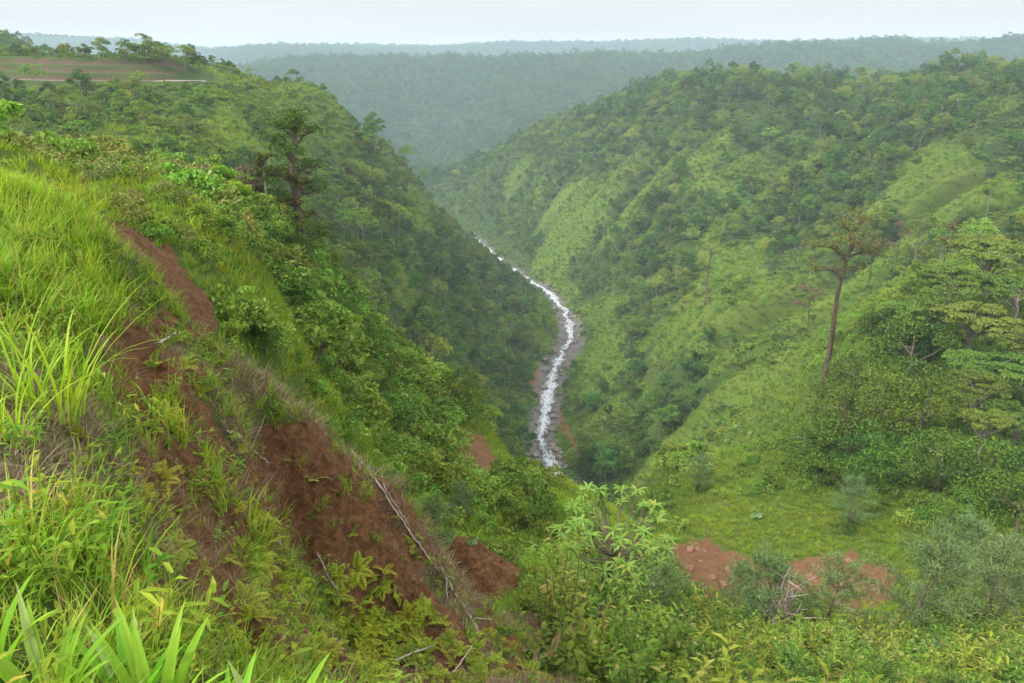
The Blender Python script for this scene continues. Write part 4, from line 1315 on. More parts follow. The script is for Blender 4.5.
def emergent_meshes(seed, h, lean, arms, trunk_r, tuft, clothing=14, leaf=0.34, tufts=6):
    """tall old tree hung with epiphytes: bare crooked trunk, few heavy limbs, ragged tufts along them.
    arms = (height fraction, azimuth, reach, rise) in fractions of h"""
    r = np.random.default_rng(seed); cr, tr = MB(), MB()
    t = np.linspace(0, 1, 14)
    tp = np.stack([lean * h * (t ** 1.3) + 0.012 * h * np.sin(t * 7), 0.01 * h * np.sin(t * 5), h * 0.9 * t - 0.8 * (t == 0)], 1)
    tr.tube(tp, trunk_r * (1.25 - 0.75 * t), 9)
    for hf, az, reach, rise in arms:
        b0 = np.array([np.interp(hf / 0.9 * 13, range(14), tp[:, d]) for d in range(3)])
        e = b0 + h * np.array([math.cos(az) * reach, math.sin(az) * reach, rise])
        p = crooked(r, b0, e, 8, h * 0.006); p[:, 2] += h * 0.03 * np.sin(np.linspace(0, 3.14, 8))
        tr.tube(p, np.linspace(trunk_r * 0.5, trunk_r * 0.16, 8), 6)
        for k in range(tufts):
            i = 2 + r.integers(0, 6); c0 = p[i]
            e2 = c0 + h * 0.05 * np.array([r.normal(), r.normal(), 0.8 * r.random() + 0.1])
            tr.tube(crooked(r, c0, e2, 4, 0.08), np.linspace(trunk_r * 0.16, trunk_r * 0.06, 4), 4)
            clump_leaves(cr, e2, tuft * h * (0.6 + 0.7 * r.random()), 60, leaf, leaf * 0.42, r, 0.7, 0.5)
        for k in range(clothing):
            q = 1 + 6.9 * r.random(); c0 = np.array([np.interp(q, range(8), p[:, d]) for d in range(3)])
            clump_leaves(cr, c0, tuft * h * 0.45, 14, leaf * 0.9, leaf * 0.25, r, 1.0, 0.8, 1)
    for k in range(clothing):
        q = 5 + 8 * r.random(); c0 = np.array([np.interp(q, range(14), tp[:, d]) for d in range(3)])
        clump_leaves(cr, c0, trunk_r * 1.7, 12, leaf * 0.8, leaf * 0.3, r, 1.4, 0.8, 1)
    return cr, tr


# the big epiphyte-hung tree on the spur
p0 = at(822, 386, 95)
hh = px_to_m(p0, 172) * 0.90
cr, tr = emergent_meshes(600, hh, 0.03, [(0.66, 3.1, 0.15, 0.04), (0.77, 3.0, 0.20, 0.07), (0.86, 0.2, 0.06, 0.14), (0.79, 0.1, 0.21, -0.01), (0.84, 2.4, 0.07, 0.12), (0.83, 4.7, 0.12, 0.05)], 0.50, 0.047, 16, 0.46, 10)
big = thing('emergent_tree', 'tallest tree, bare brown trunk and ragged mossy crown standing alone on the right spur', 'tree',
            [('crown', cr.mesh('emergent_crown', [M_olive, M_moss])), ('trunk', tr.mesh('emergent_trunk', [M_mossbark], True))], p0)

SPEC = [  # base px, base py, nearest Y, height px, lean, trunk radius, label, crown materials, bark, arms
    (297, 246, 75, 112, 0.07, 0.35, 'tall dark epiphyte laden tree rising from the left shoulder', (M_darktree, M_olive), M_bark,
     [(0.3, 3.0, 0.16, 0.06), (0.36, 0.4, 0.18, 0.05), (0.42, 2.0, 0.14, 0.06), (0.5, 3.3, 0.2, 0.05), (0.55, 0.2, 0.22, 0.06), (0.62, 1.8, 0.16, 0.06), (0.66, 4.5, 0.18, 0.1), (0.7, 2.8, 0.2, 0.12), (0.74, 0.5, 0.15, 0.14), (0.8, 3.6, 0.1, 0.12), (0.82, 5.8, 0.1, 0.16), (0.86, 1.0, 0.05, 0.12)], 0.085),
    (271, 238, 75, 62, 0.03, 0.14, 'thin pale half bare tree beside the tall dark tree on the left shoulder', (M_olive, M_olive), M_palebark, [(0.5, 3.2, 0.16, 0.2), (0.6, 0.2, 0.22, 0.16), (0.7, 1.5, 0.1, 0.2), (0.75, 3.6, 0.1, 0.2)], 0.045),
    (305, 258, 75, 78, 0.02, 0.2, 'slender reddish trunk clothed in tufts just right of the tall dark tree', (M_olive, M_moss), M_mossbark, [(0.4, 0.3, 0.12, 0.1), (0.55, 3.4, 0.14, 0.1), (0.7, 0.6, 0.12, 0.16), (0.8, 2.5, 0.06, 0.14)], 0.045),
    (369, 296, 70, 50, 0.0, 0.16, 'small gnarled dark tree at the edge of the left shoulder', (M_darktree, M_moss), M_bark, [(0.5, 3.3, 0.25, 0.12), (0.6, 0.2, 0.25, 0.15), (0.7, 1.8, 0.2, 0.2), (0.75, 4.2, 0.15, 0.2)], 0.10),
    (704, 306, 240, 60, 0.03, 0.35, 'slim lone tree with a thin crown on the grassy right wall', (M_forest2, M_moss), M_bark, [(0.55, 3.2, 0.16, 0.15), (0.7, 0.3, 0.2, 0.14), (0.8, 1.2, 0.12, 0.14), (0.8, 4.0, 0.12, 0.12)], 0.065),
    (605, 248, 330, 28, 0.0, 0.4, 'small bare trunked tree high on the grass of the right wall', (M_forest2, M_moss), M_bark, [(0.6, 3.2, 0.18, 0.15), (0.7, 0.3, 0.2, 0.14), (0.8, 1.2, 0.12, 0.14)], 0.09),
    (866, 292, 110, 52, 0.05, 0.2, 'gnarled drooping tree just right of the tallest tree', (M_olive, M_moss), M_mossbark, [(0.6, 3.2, 0.2, 0.1), (0.7, 0.2, 0.22, 0.02), (0.75, 0.8, 0.18, 0.05), (0.8, 2.4, 0.14, 0.1)], 0.07),
    (938, 282, 130, 48, 0.10, 0.16, 'leaning reddish snag among the umbrella trees', (M_moss, M_rust), M_mossbark, [(0.6, 3.2, 0.15, 0.15), (0.75, 0.4, 0.16, 0.18), (0.8, 1.5, 0.1, 0.2)], 0.05),
    (892, 280, 120, 46, 0.02, 0.16, 'thin rusty snag behind the gnarled drooping tree', (M_rust, M_moss), M_mossbark, [(0.5, 3.2, 0.15, 0.15), (0.7, 0.4, 0.16, 0.18), (0.8, 1.5, 0.1, 0.2)], 0.06),
    (806, 340, 115, 50, -0.03, 0.12, 'bushy mossy snag left of the tallest tree', (M_rust, M_moss), M_mossbark, [(0.5, 3.2, 0.2, 0.15), (0.7, 0.4, 0.2, 0.1), (0.8, 2.5, 0.16, 0.1)], 0.08),
]
for k, (bx, by, ym, hp, lean, rad, lab, cm, bm, arms, tuft) in enumerate(SPEC):
    p0 = at(bx, by, ym); h_ = px_to_m(p0, hp) * 1.06
    cr, tr = emergent_meshes(620 + k, h_, lean, arms, rad, tuft, 9, 0.30 if p0[1] < 200 else 0.5)
    thing('gnarled_tree', lab, 'tree', [('crown', cr.mesh('gnarled_crown', list(cm))), ('trunk', tr.mesh('gnarled_trunk', [bm], True))], p0)

# umbrella trees on the spur, far right
UMB = [  # crown centre px, crown top py, nearest Y, crown width px, which mesh, label
    (985, 238, 150, 95, 1, 'umbrella tree at the back of the spur, farthest of the level crowned trees'),
    (942, 262, 140, 80, 0, 'umbrella tree rising behind the leaning reddish snag'),
    (905, 290, 125, 74, 0, 'umbrella tree above the dark dense trees, leftmost of the level crowns'),
    (1008, 268, 135, 90, 2, 'umbrella tree under the farthest level crown, cut by the picture edge'),
    (962, 300, 125, 78, 1, 'umbrella tree in the middle of the level crowned grove'),
    (1012, 318, 115, 84, 0, 'wide umbrella tree at the picture edge below the grove top'),
    (978, 345, 112, 76, 2, 'umbrella tree with a tall bare stem beside the dark hollow'),
    (1016, 372, 108, 78, 1, 'pale umbrella tree at the picture edge halfway down the grove'),
    (962, 385, 105, 64, 0, 'low umbrella tree leaning over the dark dense trees'),
    (1004, 425, 98, 70, 2, 'umbrella tree near the foot of the grove'),
    (968, 440, 96, 54, 1, 'small umbrella tree at the foot of the grove beside dark foliage'),
]
for bx, ty, ym, wp, v, lab in UMB:
    p0 = at(bx, min(ty + 66, 640), ym)
    s_ = 0.78 * px_to_m(p0, wp) / (2.0 * (5.2, 4.6, 5.8)[v])
    thing('umbrella_tree', lab, 'tree', [('crown', FL[v][0]), ('trunk', FL[v][1])], p0, random.random() * 6.28, (s_, s_, px_to_m(p0, 56) / (9, 8, 10)[v]), 'umbrella trees on the right spur')

DARK = [(843, 446, 62, 'dense dark tree directly below the foot of the tallest tree'), (878, 428, 66, 'broad dense dark tree between the tallest tree and the umbrella grove'), (905, 392, 62, 'dense dark tree in the shaded hollow under the leftmost level crown'),
        (806, 470, 54, 'dense green tree left of the dark group, on the spur slope'), (868, 480, 58, 'dense green tree in front of the dark group'), (920, 446, 60, 'dense dark tree beside the low umbrella tree'),
        (935, 492, 58, 'dense green tree at the lower right edge of the dark group'), (985, 500, 66, 'dense green tree at the foot of the umbrella grove'), (1015, 545, 70, 'dense green tree at the picture edge above the feathery shrubs'), (850, 404, 44, 'small dense tree touching the trunk of the tallest tree'), (890, 350, 50, 'dense tree just below the drooping gnarled tree'), (928, 350, 48, 'dense tree in shade under the middle level crowns'), (948, 545, 50, 'rounded dense tree at the right end of the bench')]
for k, (bx, by, wp, lab) in enumerate(DARK):
    p0 = at(bx, by, 62); v = k % 3; s_ = px_to_m(p0, wp) / 8.6
    thing('dense_tree', lab, 'tree', [('crown', DK[v][0]), ('trunk', DK[v][1])], p0, random.random() * 6.28, s_, 'dense trees on the right spur')

# bright, rusty and rounded trees on the left shoulder
BR = [tree_meshes(460 + k, 4.2, 1.5, 3.6, 22, 70, 0.26, 0.15, 'tall', (m_, M_bark), 'small_tree', 0.1, 4) for k, m_ in enumerate([M_bright, M_rust, M_shrub])]
for bx, by, hp, v, lab in [(240, 222, 38, 0, 'bright yellow green tree on the left shoulder, right one of the pair'), (224, 202, 34, 0, 'bright yellow green tree on the left shoulder, left one of the pair'), (249, 204, 34, 1, 'rusty pinkish brown tree behind the bright yellow green pair'), (205, 192, 24, 1, 'small brownish tree left of the bright yellow green pair'),
                           (262, 232, 34, 2, 'rounded green tree beside the thin pale tree'), (232, 246, 36, 2, 'rounded green tree below the bright yellow green pair'), (205, 232, 32, 2, 'rounded green tree above the grassy strip on the left shoulder'), (250, 342, 42, 2, 'dark rounded tree on the left slope right of the landslide'), (268, 372, 44, 2, 'rounded green tree on the left slope behind the bank crest'), (425, 350, 44, 2, 'green tree standing at the outer edge of the left shoulder')]:
    p0 = at(bx, by, 26); s_ = px_to_m(p0, hp) / 4.2
    thing('small_tree', lab, 'tree', [('crown', BR[v][0]), ('trunk', BR[v][1])], p0, random.random() * 6.28, (s_ * 1.15, s_ * 1.15, s_))

r = np.random.default_rng(465)
for poly, n_, lo, hi, lab in [([(255, 205), (330, 215), (340, 270), (270, 262)], 16, 26, 46, 'dark green tree crowded round the tall dark tree on the left shoulder'), ([(300, 290), (400, 350), (470, 410), (420, 440), (330, 400), (270, 320)], 20, 24, 40, 'rounded green tree among the shrubs on the left slope')]:
    q = np.array(poly); k = 0
    while k < n_:
        bx, by = r.uniform(q[:, 0].min(), q[:, 0].max()), r.uniform(q[:, 1].min(), q[:, 1].max())
        if not inpoly(np.array([bx]), np.array([by]), poly)[0]:
            continue
        p0 = at(bx, by, 30); k += 1
        v = int(r.integers(0, 3)); s_ = px_to_m(p0, r.uniform(lo, hi)) / 8.5
        if p0[1] < 140:
            thing('shoulder_tree', lab, 'tree', [('crown', DK[v][0]), ('trunk', DK[v][1])], p0, r.random() * 6.28, s_, lab.replace('tree', 'trees', 1))

# skyline trees behind the terraces
for bx, by, hp, v, lab in [(6, 50, 15, 0, 'lone tree on the skyline at the far left'), (66, 57, 12, 2, 'small tree on the skyline above the terraces, left one'), (86, 58, 11, 4, 'small tree on the skyline above the terraces, second from left'), (104, 59, 16, 3, 'rounded tree on the skyline at the right end of the terraces'), (127, 60, 17, 0, 'dark pointed tree on the skyline right of the terraces'), (146, 64, 22, 4, 'tall clump tree on the highest part of the left skyline'), (164, 68, 18, 2, 'olive tree on the left skyline beside the highest clump'), (186, 70, 20, 3, 'broad tree on the left skyline above the road end'), (200, 74, 18, 0, 'dark tree on the left skyline right above the road end'), (84, 95, 16, 4, 'dark round tree standing just below the dirt road'), (36, 58, 9, 2, 'low tree on the skyline left of the terraces')]:
    p0 = at(bx, by + 1, 200); s_ = px_to_m(p0, hp) / FT[v][2]
    thing('skyline_tree', lab, 'tree', [('crown', FT[v][0]), ('trunk', FT[v][1])], p0, random.random() * 6.28, (s_ * 1.2, s_ * 1.2, s_))

# feathery grey-green shrubs round the bench
for k, (bx, by, hp, lab) in enumerate([(660, 622, 72, 'feathery grey green shrub left of the bare earth bench, beside the pale leaved tree'), (762, 636, 88, 'feathery grey green shrub in front of the bare earth, centre of the bench'), (826, 636, 80, 'darker feathery shrub in front of the bare earth, right of the central one'), (918, 634, 96, 'tallest feathery grey green shrub, at the right end of the bare earth'), (986, 628, 80, 'wide feathery shrub at the lower right edge'),
                                       (846, 524, 46, 'small feathery shrub on the grass behind the bench'), (432, 552, 56, 'feathery shrub in the hollow behind the bank crest'), (462, 520, 40, 'low feathery shrub in the hollow, next to the larger one'), (700, 488, 36, 'small bluish feathery shrub on the left edge of the spur'), (640, 590, 50, 'feathery shrub half hidden by the pale leaved tree'), (960, 590, 70, 'feathery shrub behind the wide one at the lower right'), (735, 612, 50, 'low feathery shrub left of the central one'), (1012, 610, 70, 'feathery shrub cut by the right picture edge')]):
    p0 = at(bx, by, 18); v = k % 3; s_ = px_to_m(p0, hp) / (5.0, 4.6, 5.4)[v]
    thing('feathery_shrub', lab, 'shrub', [('crown', FEA[v][0]), ('trunk', FEA[v][1])], p0, random.random() * 6.28, s_, 'feathery shrubs round the bench')

# slender tree with whorls of long pale leaves
r = np.random.default_rng(700)
p0 = at(592, 640, 9)
h_ = px_to_m(p0, 150)
cr, tr = MB(), MB()
tp = crooked(r, (0, 0, -0.3), (h_ * 0.10, 0, h_ * 0.62), 8, 0.05)
tr.tube(tp, np.linspace(0.055, 0.032, 8), 7)
LL = h_ * 0.072
for i in range(76):
    az = i * 2.4 + r.normal() * 0.3; q = i / 75
    z = h_ * (0.98 - 0.50 * q ** 1.2 - 0.05 * r.random()); rr = h_ * (0.07 + 0.22 * math.sin(math.pi * min(1, 0.22 + 0.7 * q)) * (0.7 + 0.5 * r.random()))
    b0 = np.array([np.interp(np.clip(z / h_ / 0.62 - 0.25, 0.25, 1) * 7, range(8), tp[:, d]) for d in range(3)])
    e = np.array([h_ * 0.10 + math.cos(az) * rr, math.sin(az) * rr, z])
    p = crooked(r, b0, e, 5, 0.03); p[:, 2] -= 0.10 * np.sin(np.linspace(0, 3.14, 5))
    tr.tube(p, np.linspace(0.02, 0.008, 5), 4)
    for j in range(11):
        a2 = j * 6.283 / 11 + r.normal() * 0.2
        cr.blade(e - (0, 0, 0.03), (math.cos(a2), math.sin(a2), 0.45 + 0.5 * r.random() - 0.9 * (r.random() < 0.3)), LL * (0.75 + 0.5 * r.random()), LL * 0.21, 0.9 + 0.7 * r.random(), 3, 0, 0.25)
thing('pale_leaved_tree', 'slender tree with whorls of long pale drooping leaves in front of the gorge', 'tree', [('crown', cr.mesh('whorled_crown', [M_rosette])), ('trunk', tr.mesh('whorled_trunk', [M_bark], True))], p0)

TALLLEAF = [leafy_mesh(345 + k, 16, 2.6, 0.7, 0.26, 0.085, M_leafy, 'tall_leafy_shrub') for k in range(2)]
for k, (bx, by, hp, lab) in enumerate([(562, 640, 86, 'tall upright leafy shrub left of the pale leaved tree'), (548, 630, 52, 'upright leafy shrub beside the brown earth block'), (588, 664, 70, 'leafy shrub at the foot of the pale leaved tree'), (628, 668, 50, 'low leafy shrub right of the foot of the pale leaved tree')]):
    p0 = at(bx, by, 8); s_ = px_to_m(p0, hp) / 2.6
    single('tall_leafy_shrub', lab, 'shrub', TALLLEAF[k % 2], p0, k * 1.3, s_)

# bare twiggy shrub in front of the central feathery one
r = np.random.default_rng(710); mb = MB()
for i in range(16):
    az = i * 2.4; e = np.array([math.cos(az) * 0.7 * r.random(), math.sin(az) * 0.7 * r.random(), 1.3 + 1.0 * r.random()])
    p = crooked(r, (0, 0, -0.1), e, 6, 0.06); mb.tube(p, np.linspace(0.035, 0.012, 6), 4)
    for j in range(5):
        c0 = p[2 + j % 4]; mb.tube(crooked(r, c0, c0 + np.array([r.normal() * 0.35, r.normal() * 0.35, 0.5 * r.random() + 0.15]), 3, 0.03), np.linspace(0.016, 0.006, 3), 3)
p0 = at(779, 640, 25); single('bare_twig_shrub', 'leafless pale twiggy shrub in front of the central feathery shrub', 'shrub', mb.mesh('bare_twig_shrub', [M_stick]), p0, 0, px_to_m(p0, 62) / 2.2)


# plants with huge round leaves
def gunnera(seed, n, rad):
    r = np.random.default_rng(seed); mb = MB()
    for i in range(n):
        az = i * 2.4 + r.normal() * 0.3; q = rad * (0.6 + 0.7 * r.random()); h = rad * (0.7 + 0.7 * r.random())
        c0 = np.array([math.cos(az) * q, math.sin(az) * q, h])
        mb.tube(crooked(r, (0, 0, -0.1), c0, 4, 0.03), np.linspace(0.05, 0.03, 4) * rad, 5, 1)
        k = 18; a = np.linspace(0, 2 * math.pi, k, endpoint=False)
        R_ = rad * (0.75 + 0.12 * np.cos(a * 7) - 0.25 * np.exp(-((a - math.pi) / 0.35) ** 2))
        tilt = Matrix.Rotation(0.5 + 0.3 * r.random(), 3, 'Y'); tilt = np.array(Matrix.Rotation(az, 3, 'Z') @ tilt)
        ring = np.stack([R_ * np.cos(a), R_ * np.sin(a), 0.14 * rad + 0.05 * rad * np.cos(a * 7)], 1)
        mid = ring * 0.5 * np.array([1, 1, 0.5])
        v = np.concatenate([mid, ring]) @ tilt.T + c0
        f = [(j, (j + 1) % k, k + (j + 1) % k, k + j) for j in range(k)]
        mb.add(v, np.array(f), 0)
        cc = np.array([(0, j, j + 1, min(j + 2, k - 1)) for j in range(1, k - 2, 2)])
        mb.add((mid @ tilt.T + c0), cc, 0)
    return mb.mesh('giant_leaf_plant', [M_gunnera, M_leafy])


GU = [gunnera(720, 5, 0.8), gunnera(721, 6, 0.7)]
for k, (bx, by, wp, ym, lab, gp) in enumerate([(757, 518, 12, 60, 'pale giant leaved plant alone on the grass behind the bench', None), (473, 545, 14, 18, 'small giant leaved plant beside the top of the brown earth block', None), (944, 660, 26, 18, 'large round pale leaves low down at the lower right', None), (636, 528, 18, 30, 'giant leaved plant right of the pale leaved tree', None), (782, 575, 12, 45, 'giant leaved plant on the edge of the bare earth', None), (880, 322, 20, 100, 'pale giant leaved plant below the gnarled drooping tree', None), (868, 330, 14, 100, 'small pale giant leaved plant left of the larger pale one', None)] +
        [(q, w_, 9, 95, 'pale giant leaved plant in the patch on the left flank of the spur', 'giant leaved plants on the spur flank') for q, w_ in ((712, 412), (722, 424), (730, 408), (738, 430), (718, 440), (745, 418), (706, 428), (730, 444), (700, 440), (752, 436))]):
    p0 = at(bx, by, ym); s_ = px_to_m(p0, wp) / 2.4
    single('giant_leaf_plant', lab, 'plant', GU[k % 2], p0, k * 1.1, s_, gp)

# yellow blossom, orange dots and banana leaves on the left edge
YB = bush_mesh(730, 1.1, 1.5, 12, 40, 0.22, 0.13, M_orange, 'flowering_shrub')
for bx, by, wp, lab in [(9, 172, 26, 'shrub in yellow and orange bloom at the left picture edge'), (64, 162, 7, 'small orange flowering shrub above the banana plants'), (106, 172, 8, 'small orange flowering shrub right of the banana plants')]:
    p0 = at(bx, by, 30); single('flowering_shrub', lab, 'shrub', YB, p0, 0.5, px_to_m(p0, wp) / 2.4)
r = np.random.default_rng(735); mb = MB()
for i in range(9):
    az = i * 2.4; mb.blade((0, 0, 0.6), (math.cos(az), math.sin(az), 1.2), 1.7 * (0.8 + 0.4 * r.random()), 0.42, 1.7, 5, 0, 0.2)
mb.tube(np.array([(0, 0, -0.2), (0.02, 0, 0.4), (0, 0, 0.8)]), [0.12, 0.1, 0.06], 6, 0)
BAN = mb.mesh('banana_plant', [M_herb])
for bx, by, lab in [(72, 172, 'banana plant at the left end of the row'), (82, 174, 'banana plant second from the left in the row'), (92, 175, 'banana plant third from the left in the row'), (101, 176, 'banana plant at the right end of the row')]:
    p0 = at(bx, by, 30); single('banana_plant', lab, 'plant', BAN, p0, bx, px_to_m(p0, 14) / 1.9, 'banana plants on the left shoulder')

# broad bladed plants right in front, lower left
for k, (x_, y_, n, ln, lab) in enumerate([(-1.52, 1.86, 17, 0.44, 'broad bladed bright green plant in the bottom left corner'), (-1.22, 1.92, 17, 0.46, 'broad bladed plant with the tallest blade, near the bottom left'), (-0.98, 1.90, 14, 0.38, 'broad bladed plant just right of the tallest bladed one'), (-0.74, 1.86, 14, 0.40, 'broad bladed plant at the bottom edge, third clump from the corner'), (-0.50, 1.82, 8, 0.32, 'smallest broad bladed plant, rightmost at the bottom edge'), (-1.36, 2.05, 12, 0.42, 'broad bladed plant behind the corner plant, rising between two others'), (-0.86, 2.02, 10, 0.40, 'broad bladed plant set back behind the third clump from the corner'), (-1.80, 2.0, 10, 0.46, 'broad bladed plant cut by the left picture edge')]):
    r = np.random.default_rng(740 + k); mb = MB()
    for i in range(n):
        az = i * 2.4 + r.normal() * 0.3; l = 0.12 + 0.42 * r.random()
        mb.blade((math.cos(az) * 0.04, math.sin(az) * 0.04, -0.05), (math.cos(az) * math.sin(l), math.sin(az) * math.sin(l), math.cos(l)), ln * (0.62 + 0.45 * r.random()), 0.038 * (0.75 + 0.5 * r.random()), 0.25 + 0.6 * r.random(), 7, 0, 0.22)
    single('broad_bladed_plant', lab, 'plant', mb.mesh('broad_bladed_plant', [M_lily]), (x_, y_, float(ground(x_, y_))))

# clumps of tall reed-like grass on the left
TG = [tuft_mesh(760 + k, n_, 1.0, 0.022, 0.14, M_grass, 'tall_grass_clump', 0.45, 1.1, 6) for k, n_ in enumerate((26, 22, 18))]
for k, (bx, by, hp, lab) in enumerate([(62, 418, 140, 'tallest clump of long arching grass on the left bank'), (30, 400, 100, 'clump of long arching grass left of the tallest clump'), (88, 372, 70, 'clump of long grass right behind the tallest clump'), (10, 440, 90, 'clump of long grass at the left picture edge'), (40, 330, 60, 'clump of long grass farther back on the left bank'), (18, 560, 90, 'clump of long grass above the broad bladed plants')]):
    p0 = at(bx, by, 1.5); single('tall_grass_clump', lab, 'grass clump', TG[k % 3], p0, k * 1.7, px_to_m(p0, hp) / 1.0)

# ferns on and under the bare bank
r = np.random.default_rng(770); cnt = 0
ff = []
for poly, n_, lo, hi in [([(250, 470), (300, 430), (420, 600), (480, 650), (500, 683), (260, 683), (240, 560)], 150, 0.7, 1.25), ([(60, 440), (250, 400), (260, 683), (120, 683)], 70, 0.5, 0.9), ([(130, 300), (210, 340), (250, 420), (140, 420)], 14, 0.6, 1.0), ([(330, 600), (500, 640), (560, 683), (330, 683)], 60, 0.7, 1.2), ([(360, 480), (480, 600), (460, 610), (350, 490)], 14, 0.5, 0.8)]:
    q = np.array(poly); k = 0
    while k < n_:
        bx, by = r.uniform(q[:, 0].min(), q[:, 0].max()), r.uniform(q[:, 1].min(), q[:, 1].max())
        if inpoly(np.array([bx]), np.array([by]), poly)[0]:
            h = hit(bx, by, 2.2)
            if h is not None and h[1] < 17:
                core = SOIL['slump_face'][0]
                if inpoly(np.array([bx]), np.array([by - 18]), core)[0] and by < 575 and r.random() < 0.93:
                    k += 0.25; continue
                ff.append((h, r.uniform(lo, hi), by > 560))
            k += 1
for h, s_, low in ff:
    lab, gp = ('yellow green fern spilling down the foot of the bare bank', 'ferns at the foot of the bank') if low else ('yellow green fern growing on the face of the eroded bank', 'ferns on the eroded bank')
    s_ *= 0.72 * min(1.0, max(0.45, h[1] / 8.5))
    tx = -0.35 + 0.2 * r.normal()
    single('fern', lab, 'fern', FE[r.integers(0, 4)], tuple(h + np.array([0, 0, 0.02])), r.random() * 6.283, s_, gp, (0.35 + 0.2 * r.normal(), tx))


# dead branches
def branch(name, lab, pix, r0, r1, seed, twigs=4, lift=0.06, ymin=3):
    r = np.random.default_rng(seed)
    q = [np.array(at(a, b, ymin, lift)) for a, b in pix]
    q = np.array(q); t = np.linspace(0, len(q) - 1, 10 * len(q))
    p = np.stack([np.interp(t, range(len(q)), q[:, d]) for d in range(3)], 1) + r.normal(size=(len(t), 3)) * 0.008
    p[:, 2] = np.maximum(p[:, 2], ground(p[:, 0], p[:, 1]) + lift * 0.5)
    mb = MB(); mb.tube(p - p[0], np.linspace(r0, r1, len(p)), 6)
    for k in range(twigs):
        i = r.integers(3, len(p) - 1); e = p[i] - p[0] + r.normal(size=3) * 0.18 + np.array([0, 0, 0.12])
        mb.tube(crooked(r, p[i] - p[0], e, 4, 0.015), np.linspace(r1 * 0.8, r1 * 0.3, 4), 4)
    single(name, lab, 'branch', mb.mesh(name, [M_stick], True), tuple(p[0]))


branch('dead_branch', 'long pale dead pole lying down the crest of the bank', [(352, 452), (372, 480), (392, 512), (412, 540), (436, 572)], 0.028, 0.016, 800, 3, 0.10, 8)
branch('dead_branch', 'second pale dead pole alongside the long one on the bank crest', [(360, 458), (384, 492), (410, 532)], 0.016, 0.010, 801, 2, 0.12, 8)
branch('dead_branch', 'thick broken dead branch at the lower end of the bank crest', [(440, 572), (456, 600), (470, 622), (482, 642)], 0.045, 0.025, 802, 9, 0.10, 8)
branch('dead_branch', 'pale dry stick among the ferns at the bottom of the picture', [(395, 668), (412, 662), (434, 652)], 0.02, 0.01, 803, 3, 0.15, 4)
branch('dead_branch', 'short pale dry stick at the bottom edge right of the ferns', [(452, 683), (462, 670), (472, 656)], 0.018, 0.008, 804, 1, 0.2, 4)
branch('dead_branch', 'thin dead stem sticking up on the upper bank', [(160, 352), (170, 345), (182, 340)], 0.016, 0.008, 805, 3, 0.12, 4)
branch('dead_branch', 'thin dry twig hanging over the bare bank face', [(318, 560), (330, 585), (344, 606)], 0.016, 0.008, 806, 4, 0.12, 5)
branch('dead_branch', 'dry twig on the straw above the bare bank face', [(228, 440), (246, 452), (270, 470)], 0.016, 0.008, 807, 4, 0.12, 4)

# pink plumes of grass at the bottom
for k, (bx, by, hp, lab) in enumerate([(542, 683, 50, 'tallest pink grass plume at the bottom of the picture'), (527, 690, 34, 'pink grass plume left of the tallest plume'), (540, 694, 36, 'low pink grass plume under the tallest plume'), (664, 634, 24, 'pink grass plume below the feathery shrub by the pale leaved tree'), (688, 622, 16, 'small pink grass plume beside the bare earth')]):
    p0 = at(bx, by, 6) if by < 683 else at(bx, 682, 6)
    r = np.random.default_rng(820 + k); h_ = px_to_m(p0, hp); mb = MB()
    tip = np.array([h_ * 0.18, 0, h_ * 0.8]); p = crooked(r, (0, 0, -0.1), tip, 5, 0.01); mb.tube(p, np.linspace(0.006, 0.004, 5), 4, 1)
    ax = np.array([0.35, 0, 0.9]); K = 150; q = r.random(K)
    c = tip + ax * (q * h_ * 0.32)[:, None] + r.normal(size=(K, 3)) * (h_ * 0.022 * np.sin(3.0 * (q * 0.9 + 0.1)))[:, None]
    mb.leaves(c, ax[None] + r.normal(size=(K, 3)) * 0.35, unit(K, r), h_ * 0.09, h_ * 0.012, 0)
    single('grass_plume', lab, 'plume', mb.mesh('grass_plume', [M_plume, M_herb]), p0)


# boulders in the river bed
def rock(seed):
    r = np.random.default_rng(seed)
    import bmesh
    bm = bmesh.new(); bmesh.ops.create_icosphere(bm, subdivisions=2, radius=1.0)
    nrm = unit(9, r); dd = 0.55 + 0.4 * r.random(9)
    for v in bm.verts:
        p = np.array(v.co); s_ = 1.0
        for a, d in zip(nrm, dd):
            k = p @ a
            if k > d:
                p = p - a * (k - d) * 0.85
        v.co = Vector(p * (1 + 0.06 * r.normal()) * np.array([1.2, 0.9, 0.7]))
    me = bpy.data.meshes.new('boulder'); bm.to_mesh(me); bm.free(); me.materials.append(M_rock)
    return me


RK = [rock(s_) for s_ in (1, 2, 3, 4)]
r = np.random.default_rng(830); k = 0
rvv = [i for i in range(len(river)) if 225 < river[i, 1] < 700]
while k < 240:
    i = rvv[r.integers(0, len(rvv))]
    t_ = river[min(i + 1, len(river) - 1)] - river[i - 1]; t_ = t_ / np.linalg.norm(t_); nrm_ = np.array([-t_[1], t_[0]])
    sd = r.choice([-1, 1]); off = sd * (watw[i] * 0.8 + (bedw[i] - watw[i] * 0.6) * r.random())
    xy = river[i] + nrm_ * off + t_ * r.normal() * 2
    s_ = 0.45 + 1.6 * r.random() ** 2.5
    z_ = max(float(ground(*xy)), river_z(xy[1]) + 0.2)
    inw = abs(off) < watw[i] * 1.1
    lab, gp = ('wet grey boulder breaking the white water of the river', 'boulders in the water') if inw else ('grey boulder on the stony bed beside the river', 'boulders on the river bed')
    single('boulder', lab, 'boulder', RK[r.integers(0, 4)], (xy[0], xy[1], z_ + s_ * 0.15), r.random() * 6.283, s_, gp)
    k += 1
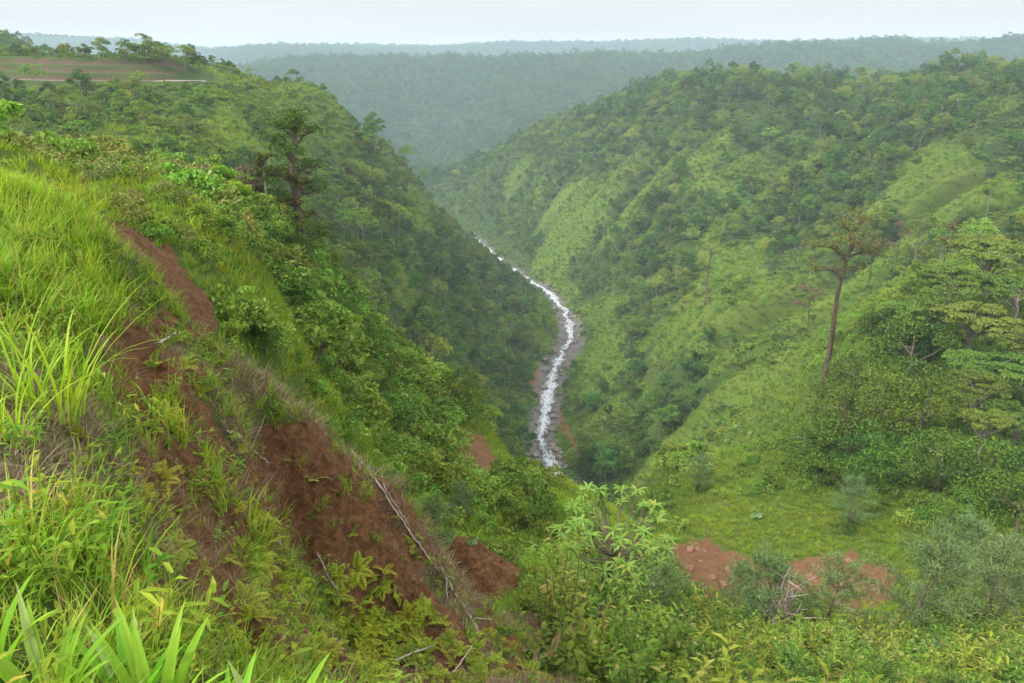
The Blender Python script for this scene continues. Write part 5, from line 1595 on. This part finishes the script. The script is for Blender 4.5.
# rubble on the bench
r = np.random.default_rng(835); RUB = bpy.data.meshes
M_clod = plain_mat('earth_clod', (0.14, 0.065, 0.04), (0.30, 0.17, 0.115), 2.0, 0.95, 0.5)
CL_ = []
for s_ in (11, 12, 13):
    me = rock(s_); me.materials.clear(); me.materials.append(M_clod); CL_.append(me)
nb = 0
while nb < 110:
    bx, by = r.uniform(665, 896), r.uniform(536, 612)
    if inpoly(np.array([bx]), np.array([by]), SOIL['bare_bench'][0])[0]:
        p0 = at(bx, by, 48)
        single('earth_clod', 'reddish clod of earth on the bare bench', 'clod', CL_[r.integers(0, 3)], p0, r.random() * 6.28, 0.12 + 0.5 * r.random() ** 3, 'clods on the bare bench')
        nb += 1

# a hut on the left ridge
import bmesh


def box_bm(bm, x0, x1, y0, y1, z0, z1, taper=0.0):
    vs = [bm.verts.new((x, y * (1 - taper * (z == z1)) , z)) if False else bm.verts.new((x * (1 - taper * (z == z1)), y * (1 - taper * 0.5 * (z == z1)), z)) for z in (z0, z1) for y in (y0, y1) for x in (x0, x1)]
    for f in ((0, 2, 3, 1), (4, 5, 7, 6), (0, 1, 5, 4), (2, 6, 7, 3), (0, 4, 6, 2), (1, 3, 7, 5)):
        bm.faces.new([vs[i] for i in f])


def bm_mesh(name, boxes, mat, bev=0.0):
    bm = bmesh.new()
    for b_ in boxes:
        box_bm(bm, *b_)
    if bev:
        bmesh.ops.bevel(bm, geom=list(bm.edges), offset=bev, segments=2, affect='EDGES')
    me = bpy.data.meshes.new(name); bm.to_mesh(me); bm.free(); me.materials.append(mat)
    return me


M_glass = plain_mat('dark_glass', (0.02, 0.025, 0.03), (0.03, 0.035, 0.04), 3, 0.1, 0)
M_wall = plain_mat('pale_plaster', (0.50, 0.46, 0.42), (0.62, 0.58, 0.53), 1.5, 0.9, 0.1)
M_roof = plain_mat('rusted_roofing', (0.22, 0.13, 0.10), (0.34, 0.24, 0.2), 1.2, 0.7, 0.2)
p0 = at(267, 80, 250, 0.0)
hut = thing('hut', 'small pale hut with a low roof on the left ridge', 'hut', [('wall', bm_mesh('hut_wall', [(-2.6, 2.6, -2, 2, -1.0, 2.6)], M_wall)), ('door', bm_mesh('hut_door', [(-0.5, 0.5, -2.06, -2.003, 0.0, 2.0)], M_roof)), ('window', bm_mesh('hut_window', [(1.1, 2.0, -2.05, -2.003, 0.9, 1.8)], M_glass))], p0, 0.4)
bm = bmesh.new()
q = [(-3.0, -2.5, 2.5), (3.0, -2.5, 2.5), (3.0, 2.5, 2.5), (-3.0, 2.5, 2.5), (-3.0, 0, 3.7), (3.0, 0, 3.7), (-3.0, -2.5, 2.62), (3.0, -2.5, 2.62), (3.0, 2.5, 2.62), (-3.0, 2.5, 2.62), (-3.0, 0, 3.82), (3.0, 0, 3.82)]
vs = [bm.verts.new(a) for a in q]
for f in ((0, 1, 5, 4), (4, 5, 2, 3), (6, 10, 11, 7), (10, 9, 8, 11), (0, 6, 7, 1), (3, 2, 8, 9), (0, 4, 10, 6), (4, 3, 9, 10), (1, 7, 11, 5), (5, 11, 8, 2)):
    bm.faces.new([vs[i] for i in f])
me = bpy.data.meshes.new('hut_roof'); bm.to_mesh(me); bm.free(); me.materials.append(M_roof)
link('roof', me, hut)
